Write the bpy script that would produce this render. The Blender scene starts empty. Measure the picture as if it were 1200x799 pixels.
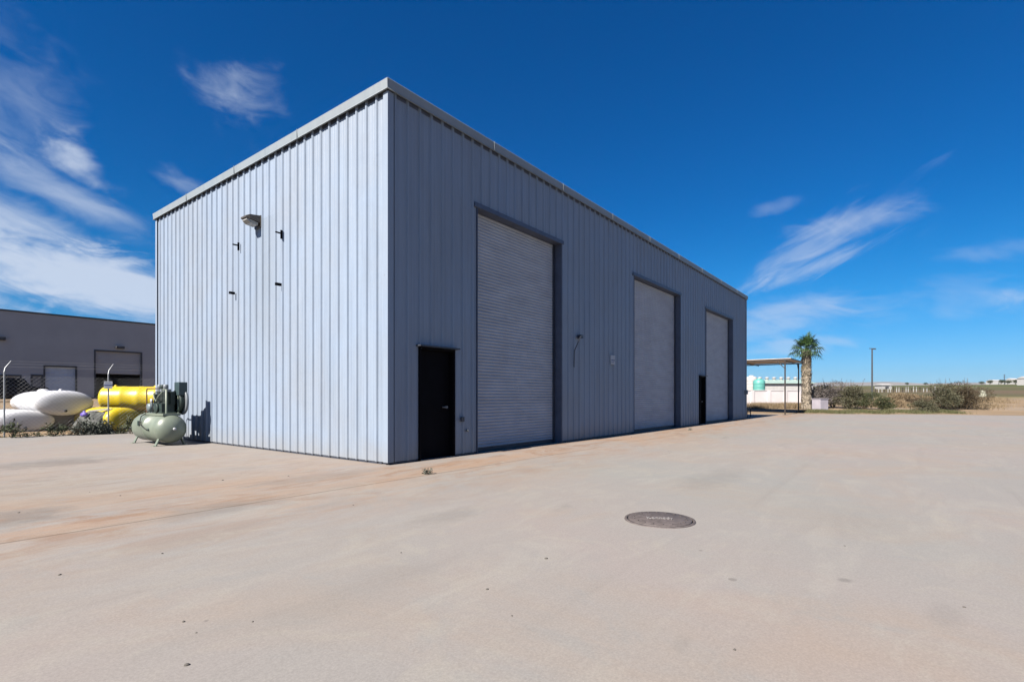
import bpy, math, random
from mathutils import Vector, Matrix
random.seed(7)
R = math.radians
sc = bpy.context.scene
COL = sc.collection

# ------------------------------------------------------------------ frame of reference
F = 609.0; HY = 465.0; EYE = 1.30
C0 = Vector((-2.36, 9.90, 0.0))
ANG = math.atan2(0.7914, 0.611)
U = Vector((math.cos(ANG), math.sin(ANG), 0)); V = Vector((-math.sin(ANG), math.cos(ANG), 0))
FENCE_V = 15.3

def smin0(w, k):
    # smooth max(0, w)
    return 0.5 * (w + math.sqrt(w * w + k * k)) - 0.5 * k if w > -40 * k else 0.0

def terrain(x, y):
    """height of the land: flat yard, rising gently beyond the yard's edges"""
    v = (x - C0.x) * V.x + (y - C0.y) * V.y
    wf = max(0.0, y - 39.0)
    wl = max(0.0, v - (FENCE_V + 0.8))
    w = math.hypot(wf, wl * 0.999) if (wf > 0 and wl > 0) else max(wf, wl)
    if wf > 0 and wl > 0:
        w = max(wf, wl)
    d = math.hypot(x, y)
    return min(0.030 * w, 1.2 + 0.0205 * max(d * 0.86, y) if w > 0 else 0.0)

def G(px, py):
    """point of the ground seen at photograph pixel (px, py)"""
    dx, dz = (px - 600) / F, (HY - py) / F
    lo = 1.0
    Y = 1.0
    while Y < 900:
        z = EYE + dz * Y
        if z <= terrain(dx * Y, Y):
            a, b = lo, Y
            for _ in range(30):
                m = (a + b) / 2
                if EYE + dz * m <= terrain(dx * m, m): b = m
                else: a = m
            return Vector((dx * b, b, terrain(dx * b, b)))
        lo = Y
        Y *= 1.01
    return Vector((dx * Y, Y, terrain(dx * Y, Y)))

def P(px, Y, dz=0.0):
    x = (px - 600) / F * Y
    return Vector((x, Y, terrain(x, Y) + dz))

# ------------------------------------------------------------------ materials
def newmat(name):
    m = bpy.data.materials.new(name); m.use_nodes = True
    nt = m.node_tree; bs = nt.nodes['Principled BSDF']
    return m, nt, bs

def N(nt, typ, **kw):
    n = nt.nodes.new(typ)
    for k, v in kw.items():
        if k in n.inputs.keys() if isinstance(k, str) else False:
            n.inputs[k].default_value = v
        else:
            setattr(n, k, v)
    return n

KA = 0.72
def sc3(c, k=None): return tuple(x * (KA if k is None else k) for x in c)
def rgb(c): return (c[0], c[1], c[2], 1.0)

def noise(nt, coord, scale, detail=4, rough=0.55, stretch=None, dist=0.0):
    src = coord
    if stretch:
        mp = nt.nodes.new('ShaderNodeMapping'); mp.inputs['Scale'].default_value = stretch
        nt.links.new(coord, mp.inputs['Vector']); src = mp.outputs['Vector']
    n = nt.nodes.new('ShaderNodeTexNoise')
    n.inputs['Scale'].default_value = scale; n.inputs['Detail'].default_value = detail
    n.inputs['Roughness'].default_value = rough; n.inputs['Distortion'].default_value = dist
    nt.links.new(src, n.inputs['Vector'])
    return n.outputs['Fac']

def ramp(nt, fac, a, b, ca=(0, 0, 0), cb=(1, 1, 1)):
    r = nt.nodes.new('ShaderNodeValToRGB')
    r.color_ramp.elements[0].position = a; r.color_ramp.elements[0].color = rgb(ca)
    r.color_ramp.elements[1].position = b; r.color_ramp.elements[1].color = rgb(cb)
    nt.links.new(fac, r.inputs['Fac'])
    return r.outputs['Color']

def mixc(nt, fac, a, b, mode='MIX'):
    m = nt.nodes.new('ShaderNodeMix'); m.data_type = 'RGBA'; m.blend_type = mode
    for sock, val in ((m.inputs[0], fac), (m.inputs[6], a), (m.inputs[7], b)):
        if hasattr(val, 'links') or isinstance(val, bpy.types.NodeSocket): nt.links.new(val, sock)
        elif isinstance(val, (int, float)): sock.default_value = val
        else: sock.default_value = rgb(val)
    return m.outputs[2]

def math_(nt, op, a, b=0.0, c=None, clamp=False):
    m = nt.nodes.new('ShaderNodeMath'); m.operation = op; m.use_clamp = clamp
    vals = (a, b) if c is None else (a, b, c)
    for i, val in enumerate(vals):
        if isinstance(val, bpy.types.NodeSocket): nt.links.new(val, m.inputs[i])
        else: m.inputs[i].default_value = val
    return m.outputs[0]

def objcoord(nt):
    return nt.nodes.new('ShaderNodeTexCoord').outputs['Object']

def bump(nt, bs, height, strength=0.3, dist=0.02):
    b = nt.nodes.new('ShaderNodeBump'); b.inputs['Strength'].default_value = strength
    b.inputs['Distance'].default_value = dist
    nt.links.new(height, b.inputs['Height']); nt.links.new(b.outputs['Normal'], bs.inputs['Normal'])

def mat(name, col, rough=0.6, metal=0.0, var=0.12, scale=3.0, col2=None, bmp=0.0, bscale=20.0, spec=None, stretch=None):
    m, nt, bs = newmat(name)
    co = objcoord(nt)
    f = noise(nt, co, scale, 5, 0.6, stretch)
    col = sc3(col)
    a = tuple(c * (1 - var) for c in col); b = tuple(min(1, c * (1 + var)) for c in col) if col2 is None else col2
    nt.links.new(ramp(nt, f, 0.35, 0.68, a, b), bs.inputs['Base Color'])
    bs.inputs['Roughness'].default_value = rough; bs.inputs['Metallic'].default_value = metal
    if spec is not None: bs.inputs['Specular IOR Level'].default_value = spec
    if bmp:
        bump(nt, bs, noise(nt, co, bscale, 4), bmp, 0.02)
    return m

def leafmat(name, c1, c2, c3, scale=2.5):
    m, nt, bs = newmat(name)
    co = objcoord(nt)
    c1, c2, c3 = sc3(c1), sc3(c2), sc3(c3)
    f = noise(nt, co, scale, 3, 0.6); g = noise(nt, co, 23.0, 2, 0.6)
    a = ramp(nt, f, 0.38, 0.62, c1, c2)
    nt.links.new(mixc(nt, ramp(nt, g, 0.5, 0.66), a, c3), bs.inputs['Base Color'])
    bs.inputs['Roughness'].default_value = 0.65
    bs.inputs['Specular IOR Level'].default_value = 0.25
    return m

M = {}
# painted metal cladding: chalky pale blue-grey paint, streaks and dust towards the bottom
def cladding(name, base, dust, streak_dark):
    m, nt, bs = newmat(name)
    co = objcoord(nt)
    base, dust, streak_dark = sc3(base, .78), sc3(dust), sc3(streak_dark, .78)
    sep = nt.nodes.new('ShaderNodeSeparateXYZ'); nt.links.new(co, sep.inputs[0])
    st = noise(nt, co, 1.0, 5, 0.6, (5.5, 5.5, 0.35))
    cl = noise(nt, co, 0.5, 4, 0.6)
    c = mixc(nt, ramp(nt, st, 0.42, 0.72), base, streak_dark)
    c = mixc(nt, math_(nt, 'MULTIPLY', ramp(nt, cl, 0.35, 0.7), 0.25), c, dust)
    # splash dirt near the ground (a real stain, uneven upper edge)
    n2 = noise(nt, co, 2.5, 5, 0.65)
    h = math_(nt, 'SUBTRACT', 0.30, sep.outputs['Z'])
    h = math_(nt, 'ADD', h, math_(nt, 'MULTIPLY', n2, 0.45))
    h = math_(nt, 'MULTIPLY', h, 1.6, clamp=True)
    c = mixc(nt, math_(nt, 'MULTIPLY', h, 0.55), c, dust)
    # grey run-off below the wall lamp
    ly = math_(nt, 'SUBTRACT', 1.0, math_(nt, 'DIVIDE', math_(nt, 'ABSOLUTE', math_(nt, 'SUBTRACT', sep.outputs['Y'], 4.7)), 0.9), clamp=True)
    lz = math_(nt, 'MULTIPLY', math_(nt, 'LESS_THAN', sep.outputs['Z'], 5.7), math_(nt, 'MULTIPLY', math_(nt, 'SUBTRACT', sep.outputs['Z'], 1.6), 0.4, clamp=True))
    lx = math_(nt, 'LESS_THAN', sep.outputs['X'], 0.05)
    lm = math_(nt, 'MULTIPLY', math_(nt, 'MULTIPLY', ly, lz), math_(nt, 'MULTIPLY', lx, 0.55))
    c = mixc(nt, lm, c, (0.145, 0.175, 0.215))
    # thin rusty runs from fasteners
    rs = noise(nt, co, 1.0, 4, 0.6, (16, 16, 0.8))
    c = mixc(nt, math_(nt, 'MULTIPLY', ramp(nt, rs, 0.66, 0.76), 0.30), c, (0.13, 0.115, 0.105))
    sp = noise(nt, co, 14.0, 3, 0.7)
    c = mixc(nt, math_(nt, 'MULTIPLY', ramp(nt, sp, 0.72, 0.78), 0.5), c, (0.10, 0.085, 0.07))
    nt.links.new(c, bs.inputs['Base Color'])
    bs.inputs['Roughness'].default_value = 0.5
    bs.inputs['Specular IOR Level'].default_value = 0.3
    bump(nt, bs, noise(nt, co, 1.6, 3, 0.5, (1.6, 1.6, .8)), 0.5, 0.035)
    return m
M['clad'] = cladding('painted_cladding', (0.236, 0.290, 0.372), (0.26, 0.24, 0.21), (0.200, 0.248, 0.322))
M['trim'] = cladding('painted_trim', (0.235, 0.27, 0.295), (0.25, 0.24, 0.22), (0.20, 0.235, 0.265))
M['curtain'] = mat('door_curtain', (0.42, 0.445, 0.50), 0.5, 0.0, 0.10, 1.2, stretch=(1, 1, 3), spec=0.3)
M['darktrim'] = mat('dark_opening_trim', (0.035, 0.042, 0.06), 0.5, 0, 0.2)
M['blackdoor'] = mat('black_door_paint', (0.003, 0.0027, 0.0045), 0.75, 0, 0.3, 4, spec=0.08)
M['rubber'] = mat('black_rubber', (0.012, 0.012, 0.012), 0.8)
M['steel'] = mat('dull_steel', (0.30, 0.31, 0.32), 0.4, 0.8, 0.15, 6)
M['galv'] = mat('galvanised_pipe', (0.32, 0.33, 0.34), 0.5, 0.5, 0.15, 6)
M['darksteel'] = mat('dark_brown_steel', (0.05, 0.038, 0.032), 0.6, 0.2, 0.25, 5)
M['rust'] = mat('rusty_pipe', (0.12, 0.06, 0.035), 0.8, 0.1, 0.35, 8)
M['bronze'] = mat('lamp_housing', (0.10, 0.085, 0.07), 0.5, 0.3, 0.2, 8)
M['sage'] = mat('sage_green_paint', (0.17, 0.20, 0.155), 0.42, 0, 0.12, 3, bmp=0.08)
M['pump'] = mat('dark_green_castiron', (0.018, 0.035, 0.028), 0.55, 0.1, 0.4, 9, bmp=0.2)
M['motor'] = mat('bluegrey_motor', (0.16, 0.20, 0.21), 0.5, 0.2, 0.15, 7)
M['boxgreen'] = mat('switch_box_green', (0.03, 0.055, 0.06), 0.55, 0, 0.2, 5)
M['guard'] = mat('grey_guard', (0.20, 0.22, 0.235), 0.5, 0.3, 0.15, 5)
def tankmat(name, c, dirt):
    m, nt, bs = newmat(name)
    co = objcoord(nt)
    c, dirt = sc3(c), sc3(dirt)
    f = noise(nt, co, 1.6, 5, 0.6, (1, 1, 2.0))
    nt.links.new(mixc(nt, math_(nt, 'MULTIPLY', ramp(nt, f, 0.45, 0.75), 0.5), c, dirt), bs.inputs['Base Color'])
    bs.inputs['Roughness'].default_value = 0.38
    bs.inputs['Subsurface Weight'].default_value = 0.0
    return m
M['poly'] = tankmat('white_polyethylene', (0.62, 0.625, 0.65), (0.52, 0.51, 0.50))
M['polyshade'] = tankmat('shade_tan_polyethylene', (0.30, 0.28, 0.235), (0.20, 0.18, 0.14))  # shaded end of the lower tank is put into this tan colour
M['yellow'] = tankmat('yellow_polyethylene', (0.60, 0.45, 0.008), (0.40, 0.29, 0.02))
M['yellowdk'] = mat('yellow_tank_band', (0.38, 0.27, 0.012), 0.5)
M['tarp'] = mat('grey_tarpaulin', (0.075, 0.078, 0.070), 0.75, 0, 0.3, 3, bmp=0.5, bscale=5)
M['board'] = mat('white_board', (0.42, 0.40, 0.38), 0.7, 0, 0.15)
M['purple'] = mat('purple_sack', (0.10, 0.06, 0.34), 0.6, 0, 0.2)
M['frame'] = mat('shade_dark_trim', (0.085, 0.10, 0.145), 0.5, 0, 0.15)  # slate darkened to carry the shade on door jambs and heads
M['barrel'] = mat('pale_barrel', (0.30, 0.30, 0.23), 0.7, 0, 0.2, 4)
M['signwhite'] = mat('sign_white', (0.38, 0.39, 0.42), 0.5, 0, 0.06)
M['signblue'] = mat('sign_blue', (0.035, 0.05, 0.16), 0.5, 0, 0.1)
M['tanwall'] = mat('taupe_stucco', (0.365, 0.36, 0.365), 0.85, 0, 0.06, 0.5, bmp=0.1)
M['ndoor'] = mat('pale_blue_grey_shutter', (0.46, 0.52, 0.60), 0.5, 0, 0.06)
M['nframe'] = mat('shutter_frame', (0.05, 0.05, 0.055), 0.6)
M['interior'] = mat('unlit_interior', (0.03, 0.028, 0.028), 0.9)
M['carblack'] = mat('black_car_paint', (0.008, 0.009, 0.012), 0.25, 0.0, 0.2)
M['glass'] = mat('dark_glass', (0.01, 0.012, 0.015), 0.08)
M['tyre'] = mat('tyre_rubber', (0.015, 0.014, 0.014), 0.85)
M['lampglass'] = mat('frosted_lens', (0.33, 0.32, 0.29), 0.2, 0, 0.1)
M['whitewall'] = mat('white_block_wall', (0.62, 0.58, 0.585), 0.9, 0, 0.08, 0.7, bmp=0.1)
M['teal'] = mat('teal_plastic', (0.10, 0.34, 0.30), 0.5, 0, 0.12)
M['palegreen'] = mat('pale_green_roof', (0.30, 0.40, 0.36), 0.6, 0, 0.1)
M['tanroof'] = mat('tan_canopy_sheet', (0.62, 0.50, 0.40), 0.7, 0, 0.15)
M['bark'] = mat('bark', (0.12, 0.095, 0.07), 0.9, 0, 0.35, 12, bmp=0.5)
M['palmbark'] = mat('palm_boots', (0.24, 0.20, 0.15), 0.9, 0, 0.75, 7, bmp=0.6)
M['palmleaf'] = leafmat('palm_leaf', (0.018, 0.05, 0.015), (0.04, 0.085, 0.02), (0.07, 0.11, 0.03))
M['palmdead'] = leafmat('palm_dead_leaf', (0.14, 0.11, 0.06), (0.09, 0.08, 0.035), (0.20, 0.16, 0.10))
M['leafA'] = leafmat('shrub_olive', (0.042, 0.048, 0.026), (0.085, 0.082, 0.045), (0.14, 0.12, 0.075))
M['leafB'] = leafmat('shrub_green', (0.030, 0.042, 0.016), (0.065, 0.078, 0.030), (0.105, 0.095, 0.05))
M['leafC'] = leafmat('shrub_grey_mauve', (0.075, 0.065, 0.06), (0.13, 0.115, 0.10), (0.17, 0.14, 0.14))
M['leafD'] = leafmat('shrub_brown', (0.05, 0.033, 0.02), (0.085, 0.06, 0.035), (0.05, 0.05, 0.02))
M['weed'] = leafmat('weed_leaf', (0.045, 0.065, 0.03), (0.085, 0.10, 0.055), (0.12, 0.12, 0.07))
M['weedgrey'] = leafmat('weed_grey_leaf', (0.05, 0.062, 0.05), (0.10, 0.115, 0.09), (0.13, 0.135, 0.11))
M['drygrass'] = leafmat('dry_grass', (0.20, 0.145, 0.085), (0.26, 0.19, 0.12), (0.15, 0.12, 0.06))
M['grass'] = leafmat('short_grass', (0.06, 0.075, 0.025), (0.11, 0.11, 0.05), (0.16, 0.13, 0.07))
M['stone'] = mat('pebble', (0.09, 0.08, 0.07), 0.9, 0, 0.4, 20)
M['iron'] = mat('cast_iron_cover', (0.115, 0.095, 0.090), 0.7, 0.2, 0.25, 14, bmp=0.3, bscale=60)
M['ironlight'] = mat('worn_cast_lettering', (0.27, 0.25, 0.245), 0.6, 0.1, 0.2, 20)
M['polewood'] = mat('grey_pole', (0.045, 0.05, 0.055), 0.7)
M['farwhite'] = mat('far_white_building', (0.42, 0.41, 0.40), 0.8)

def lc(px, py):
    g_ = G(px, py); d_ = Vector((g_.x - C0.x, g_.y - C0.y, 0)); return d_.dot(U), d_.dot(V)
STAINS = [(*lc(60, 543), 1.1, .8, .6), (*lc(1110, 722), .25, .10, .18), (*lc(525, 605), .6, .25, .3), (*lc(25, 605), .5, .5, .6), (*lc(250, 597), .7, .4, .4), (*lc(990, 680), .05, .05, .6), (*lc(370, 560), 1.2, .35, .35), (*lc(1000, 612), .9, .35, .08), (*lc(430, 690), .9, .3, .12), (*lc(840, 560), 1.5, .4, .25)]
def concrete():
    m, nt, bs = newmat('yard_concrete')
    co = objcoord(nt)
    sep = nt.nodes.new('ShaderNodeSeparateXYZ'); nt.links.new(co, sep.inputs[0])
    X, Y = sep.outputs['X'], sep.outputs['Y']
    base = mixc(nt, ramp(nt, noise(nt, co, 0.12, 5, 0.6, dist=0.6), 0.36, 0.66), (0.245, 0.208, 0.188), (0.222, 0.212, 0.193))
    # broad greenish / pinkish blotches
    base = mixc(nt, math_(nt, 'MULTIPLY', ramp(nt, noise(nt, co, 0.33, 6, 0.65, (1, 1, 1), 0.8), 0.46, 0.72), 0.60), base, (0.262, 0.198, 0.150))
    base = mixc(nt, math_(nt, 'MULTIPLY', ramp(nt, noise(nt, co, 0.21, 5, 0.6, (0.6, 1.6, 1), 1.0), 0.50, 0.72), 0.55), base, (0.212, 0.197, 0.183))
    base = mixc(nt, math_(nt, 'MULTIPLY', ramp(nt, noise(nt, co, 1.1, 6, 0.65, (0.5, 1.4, 1), 1.5), 0.50, 0.72), 0.45), base, (0.285, 0.262, 0.225))
    # orange dust drift along the building (v between -3.5 and 1)
    dv = math_(nt, 'ABSOLUTE', math_(nt, 'ADD', Y, 0.9))
    drift = math_(nt, 'SUBTRACT', 1.0, math_(nt, 'DIVIDE', dv, 2.7), clamp=True)
    dn = ramp(nt, noise(nt, co, 0.55, 6, 0.7, (0.35, 1.3, 1), 1.2), 0.40, 0.62)
    base = mixc(nt, math_(nt, 'MULTIPLY', math_(nt, 'MULTIPLY', drift, dn), 0.80, clamp=True), base, (0.285, 0.178, 0.110))
    # dust drift on the apron left of the building
    dl = math_(nt, 'MULTIPLY', math_(nt, 'LESS_THAN', X, 0.3), math_(nt, 'MULTIPLY', ramp(nt, noise(nt, co, 0.4, 6, 0.7, (0.5, 1.5, 1), 1.0), 0.42, 0.66), 0.55))
    sm = math_(nt, 'SUBTRACT', 1.0, math_(nt, 'DIVIDE', math_(nt, 'ABSOLUTE', math_(nt, 'SUBTRACT', Y, 2.5)), 8.0), clamp=True)
    sx = math_(nt, 'MULTIPLY', math_(nt, 'SUBTRACT', 1.5, X), 0.4, clamp=True)
    base = mixc(nt, math_(nt, 'MULTIPLY', math_(nt, 'MULTIPLY', sm, sx), math_(nt, 'MULTIPLY', ramp(nt, noise(nt, co, 0.4, 6, 0.7, (0.45, 1.5, 1), 1.0), 0.40, 0.64), 0.6)), base, (0.275, 0.202, 0.145))
    rn = ramp(nt, noise(nt, co, 0.9, 6, 0.7, (0.5, 1.3, 1), 1.6), 0.50, 0.64)
    base = mixc(nt, math_(nt, 'MULTIPLY', math_(nt, 'MULTIPLY', drift, rn), 0.75, clamp=True), base, (0.20, 0.115, 0.070))
    # mottled dirt film over the apron left of the joint
    mm = ramp(nt, noise(nt, co, 1.7, 7, 0.72, (0.6, 1.3, 1), 1.8), 0.47, 0.62)
    base = mixc(nt, math_(nt, 'MULTIPLY', math_(nt, 'MULTIPLY', sm, sx), math_(nt, 'MULTIPLY', mm, 0.6)), base, (0.200, 0.155, 0.122))
    # a few stains with their own place
    for (ux, vy, rx, ry, am) in STAINS:
        qx = math_(nt, 'DIVIDE', math_(nt, 'SUBTRACT', X, ux), rx); qy = math_(nt, 'DIVIDE', math_(nt, 'SUBTRACT', Y, vy), ry)
        rr_ = math_(nt, 'SQRT', math_(nt, 'ADD', math_(nt, 'MULTIPLY', qx, qx), math_(nt, 'MULTIPLY', qy, qy)))
        rr_ = math_(nt, 'ADD', rr_, math_(nt, 'MULTIPLY', math_(nt, 'SUBTRACT', noise(nt, co, 2.2, 6, 0.7), 0.5), 2.2))
        ms = math_(nt, 'MULTIPLY', math_(nt, 'SUBTRACT', 1.15, rr_), 1.5, clamp=True)
        base = mixc(nt, math_(nt, 'MULTIPLY', ms, am), base, (0.135, 0.122, 0.112))
    # oil / water stains
    stn = ramp(nt, noise(nt, co, 0.75, 4, 0.55, (0.5, 1.6, 1), 0.6), 0.66, 0.78)
    base = mixc(nt, math_(nt, 'MULTIPLY', stn, 0.6), base, (0.125, 0.112, 0.10))
    # swept arcs / tyre scuffs: faint long streaks along the yard
    sk = ramp(nt, noise(nt, co, 0.9, 5, 0.7, (0.12, 2.4, 1), 0.5), 0.58, 0.70)
    base = mixc(nt, math_(nt, 'MULTIPLY', sk, 0.22), base, (0.17, 0.15, 0.135))
    p1_ = ramp(nt, noise(nt, co, 1.5, 5, 0.7, (1, 1, 1), 1.0), 0.54, 0.70)
    base = mixc(nt, math_(nt, 'MULTIPLY', p1_, 0.42), base, (0.275, 0.247, 0.205))
    p2_ = ramp(nt, noise(nt, co, 1.05, 6, 0.7, (1.2, 1, 1), 0.8), 0.55, 0.72)
    base = mixc(nt, math_(nt, 'MULTIPLY', p2_, 0.45), base, (0.205, 0.200, 0.190))
    # small speckles
    spk = ramp(nt, noise(nt, co, 9.0, 6, 0.75), 0.64, 0.74)
    base = mixc(nt, math_(nt, 'MULTIPLY', spk, 0.35), base, (0.15, 0.13, 0.115))
    # small crisp drips
    vo = nt.nodes.new('ShaderNodeTexVoronoi'); vo.inputs['Scale'].default_value = 1.6; nt.links.new(co, vo.inputs['Vector'])
    sv = nt.nodes.new('ShaderNodeSeparateColor'); nt.links.new(vo.outputs['Color'], sv.inputs[0])
    dr_ = math_(nt, 'SUBTRACT', math_(nt, 'MULTIPLY', sv.outputs[1], 0.055), vo.outputs['Distance'])
    dr_ = math_(nt, 'MULTIPLY', math_(nt, 'MULTIPLY', dr_, 90.0, clamp=True), math_(nt, 'GREATER_THAN', sv.outputs[0], 0.60))
    base = mixc(nt, math_(nt, 'MULTIPLY', dr_, 0.55), base, (0.12, 0.105, 0.095))
    # hairline cracks
    vc = nt.nodes.new('ShaderNodeTexVoronoi'); vc.feature = 'DISTANCE_TO_EDGE'; vc.inputs['Scale'].default_value = 0.22
    wv = nt.nodes.new('ShaderNodeTexNoise'); wv.inputs['Scale'].default_value = 0.9; wv.inputs['Detail'].default_value = 6; nt.links.new(co, wv.inputs['Vector'])
    av = nt.nodes.new('ShaderNodeVectorMath'); av.operation = 'MULTIPLY_ADD'; nt.links.new(wv.outputs['Color'], av.inputs[0]); av.inputs[1].default_value = (1.3, 1.3, 0); nt.links.new(co, av.inputs[2])
    nt.links.new(av.outputs[0], vc.inputs['Vector'])
    ck = math_(nt, 'SUBTRACT', 1.0, math_(nt, 'DIVIDE', vc.outputs['Distance'], 0.0022), clamp=True)
    ck = math_(nt, 'MULTIPLY', ck, ramp(nt, noise(nt, co, 0.25, 3, 0.6), 0.50, 0.60))
    base = mixc(nt, math_(nt, 'MULTIPLY', ck, 0.38), base, (0.11, 0.095, 0.08))
    grain = ramp(nt, noise(nt, co, 75.0, 3, 0.8), 0.35, 0.7, (0.88, 0.88, 0.88), (1.09, 1.09, 1.09))
    base = mixc(nt, 1.0, base, grain, 'MULTIPLY')
    # joints: one along the building at v=-1.5, others on a 9 m grid
    wob = math_(nt, 'MULTIPLY', math_(nt, 'SUBTRACT', noise(nt, co, 0.8, 4, 0.7), 0.5), 0.05)
    Yw = math_(nt, 'ADD', Y, wob)
    def joint(c, off, w):
        d = math_(nt, 'ABSOLUTE', math_(nt, 'SUBTRACT', c, off))
        return math_(nt, 'SUBTRACT', 1.0, math_(nt, 'DIVIDE', d, w), clamp=True)
    j1 = joint(Yw, -1.53, 0.030)
    vis = ramp(nt, noise(nt, co, 0.30, 4, 0.6), 0.40, 0.55)
    leftside = math_(nt, 'MULTIPLY', math_(nt, 'SUBTRACT', 1.5, X), 0.5, clamp=True)
    j1 = math_(nt, 'MULTIPLY', j1, math_(nt, 'MAXIMUM', vis, leftside))
    j2 = math_(nt, 'MULTIPLY', joint(Yw, 1.6, 0.02), math_(nt, 'MULTIPLY', math_(nt, 'SUBTRACT', 0.0, X, clamp=True), 0.5))
    j3 = math_(nt, 'MULTIPLY', joint(Yw, -8.2, 0.02), math_(nt, 'MULTIPLY', vis, 0.35))
    jn = math_(nt, 'MAXIMUM', j1, j2)
    base = mixc(nt, math_(nt, 'MULTIPLY', jn, 0.75), base, (0.085, 0.065, 0.05))
    base = mixc(nt, 1.0, base, (0.795, 0.820, 0.845), 'MULTIPLY')
    nt.links.new(base, bs.inputs['Base Color'])
    bs.inputs['Roughness'].default_value = 0.85
    bs.inputs['Specular IOR Level'].default_value = 0.2
    hgt = math_(nt, 'ADD', math_(nt, 'MULTIPLY', noise(nt, co, 30.0, 6, 0.7), 0.5), math_(nt, 'MULTIPLY', noise(nt, co, 2.0, 4), 1.0))
    hgt = math_(nt, 'SUBTRACT', hgt, math_(nt, 'MULTIPLY', jn, 0.8))
    bump(nt, bs, hgt, 0.22, 0.012)
    return m
M['concrete'] = concrete()

def landmat():
    m, nt, bs = newmat('open_land')
    co = objcoord(nt)
    sep = nt.nodes.new('ShaderNodeSeparateXYZ'); nt.links.new(co, sep.inputs[0])
    Y = sep.outputs['Y']
    near = mixc(nt, ramp(nt, noise(nt, co, 0.15, 6, 0.65, dist=0.6), 0.38, 0.62), (0.30, 0.215, 0.135), (0.22, 0.165, 0.11))
    near = mixc(nt, math_(nt, 'MULTIPLY', ramp(nt, noise(nt, co, 1.6, 5, 0.7), 0.5, 0.7), 0.4), near, (0.20, 0.15, 0.10))
    near = mixc(nt, math_(nt, 'MULTIPLY', ramp(nt, noise(nt, co, 0.06, 4, 0.6, (0.4, 1.5, 1)), 0.48, 0.6), 0.6), near, (0.26, 0.225, 0.19))
    field = mixc(nt, ramp(nt, noise(nt, co, 0.035, 4, 0.6, (0.10, 1.0, 1)), 0.42, 0.58), (0.13, 0.095, 0.065), (0.075, 0.085, 0.035))
    field = mixc(nt, ramp(nt, noise(nt, co, 0.02, 3, 0.6, (0.06, 1.0, 1)), 0.56, 0.62), field, (0.21, 0.19, 0.085))
    far = mixc(nt, ramp(nt, noise(nt, co, 0.008, 3, 0.6, (0.05, 1.0, 1)), 0.44, 0.56), (0.055, 0.085, 0.028), (0.12, 0.105, 0.055))
    f1 = math_(nt, 'DIVIDE', math_(nt, 'SUBTRACT', Y, 72.0), 16.0, clamp=True)
    f2 = math_(nt, 'DIVIDE', math_(nt, 'SUBTRACT', Y, 190.0), 30.0, clamp=True)
    c = mixc(nt, f1, near, field); c = mixc(nt, f2, c, far)
    c = mixc(nt, 1.0, c, (KA, KA, KA), 'MULTIPLY')
    nt.links.new(c, bs.inputs['Base Color'])
    bs.inputs['Roughness'].default_value = 0.95; bs.inputs['Specular IOR Level'].default_value = 0.1
    bump(nt, bs, noise(nt, co, 2.5, 6, 0.7), 0.6, 0.12)
    return m
M['land'] = landmat()
M['hill'] = mat('bare_hills', (0.16, 0.14, 0.12), 0.95, 0, 0.15, 0.002)

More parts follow.
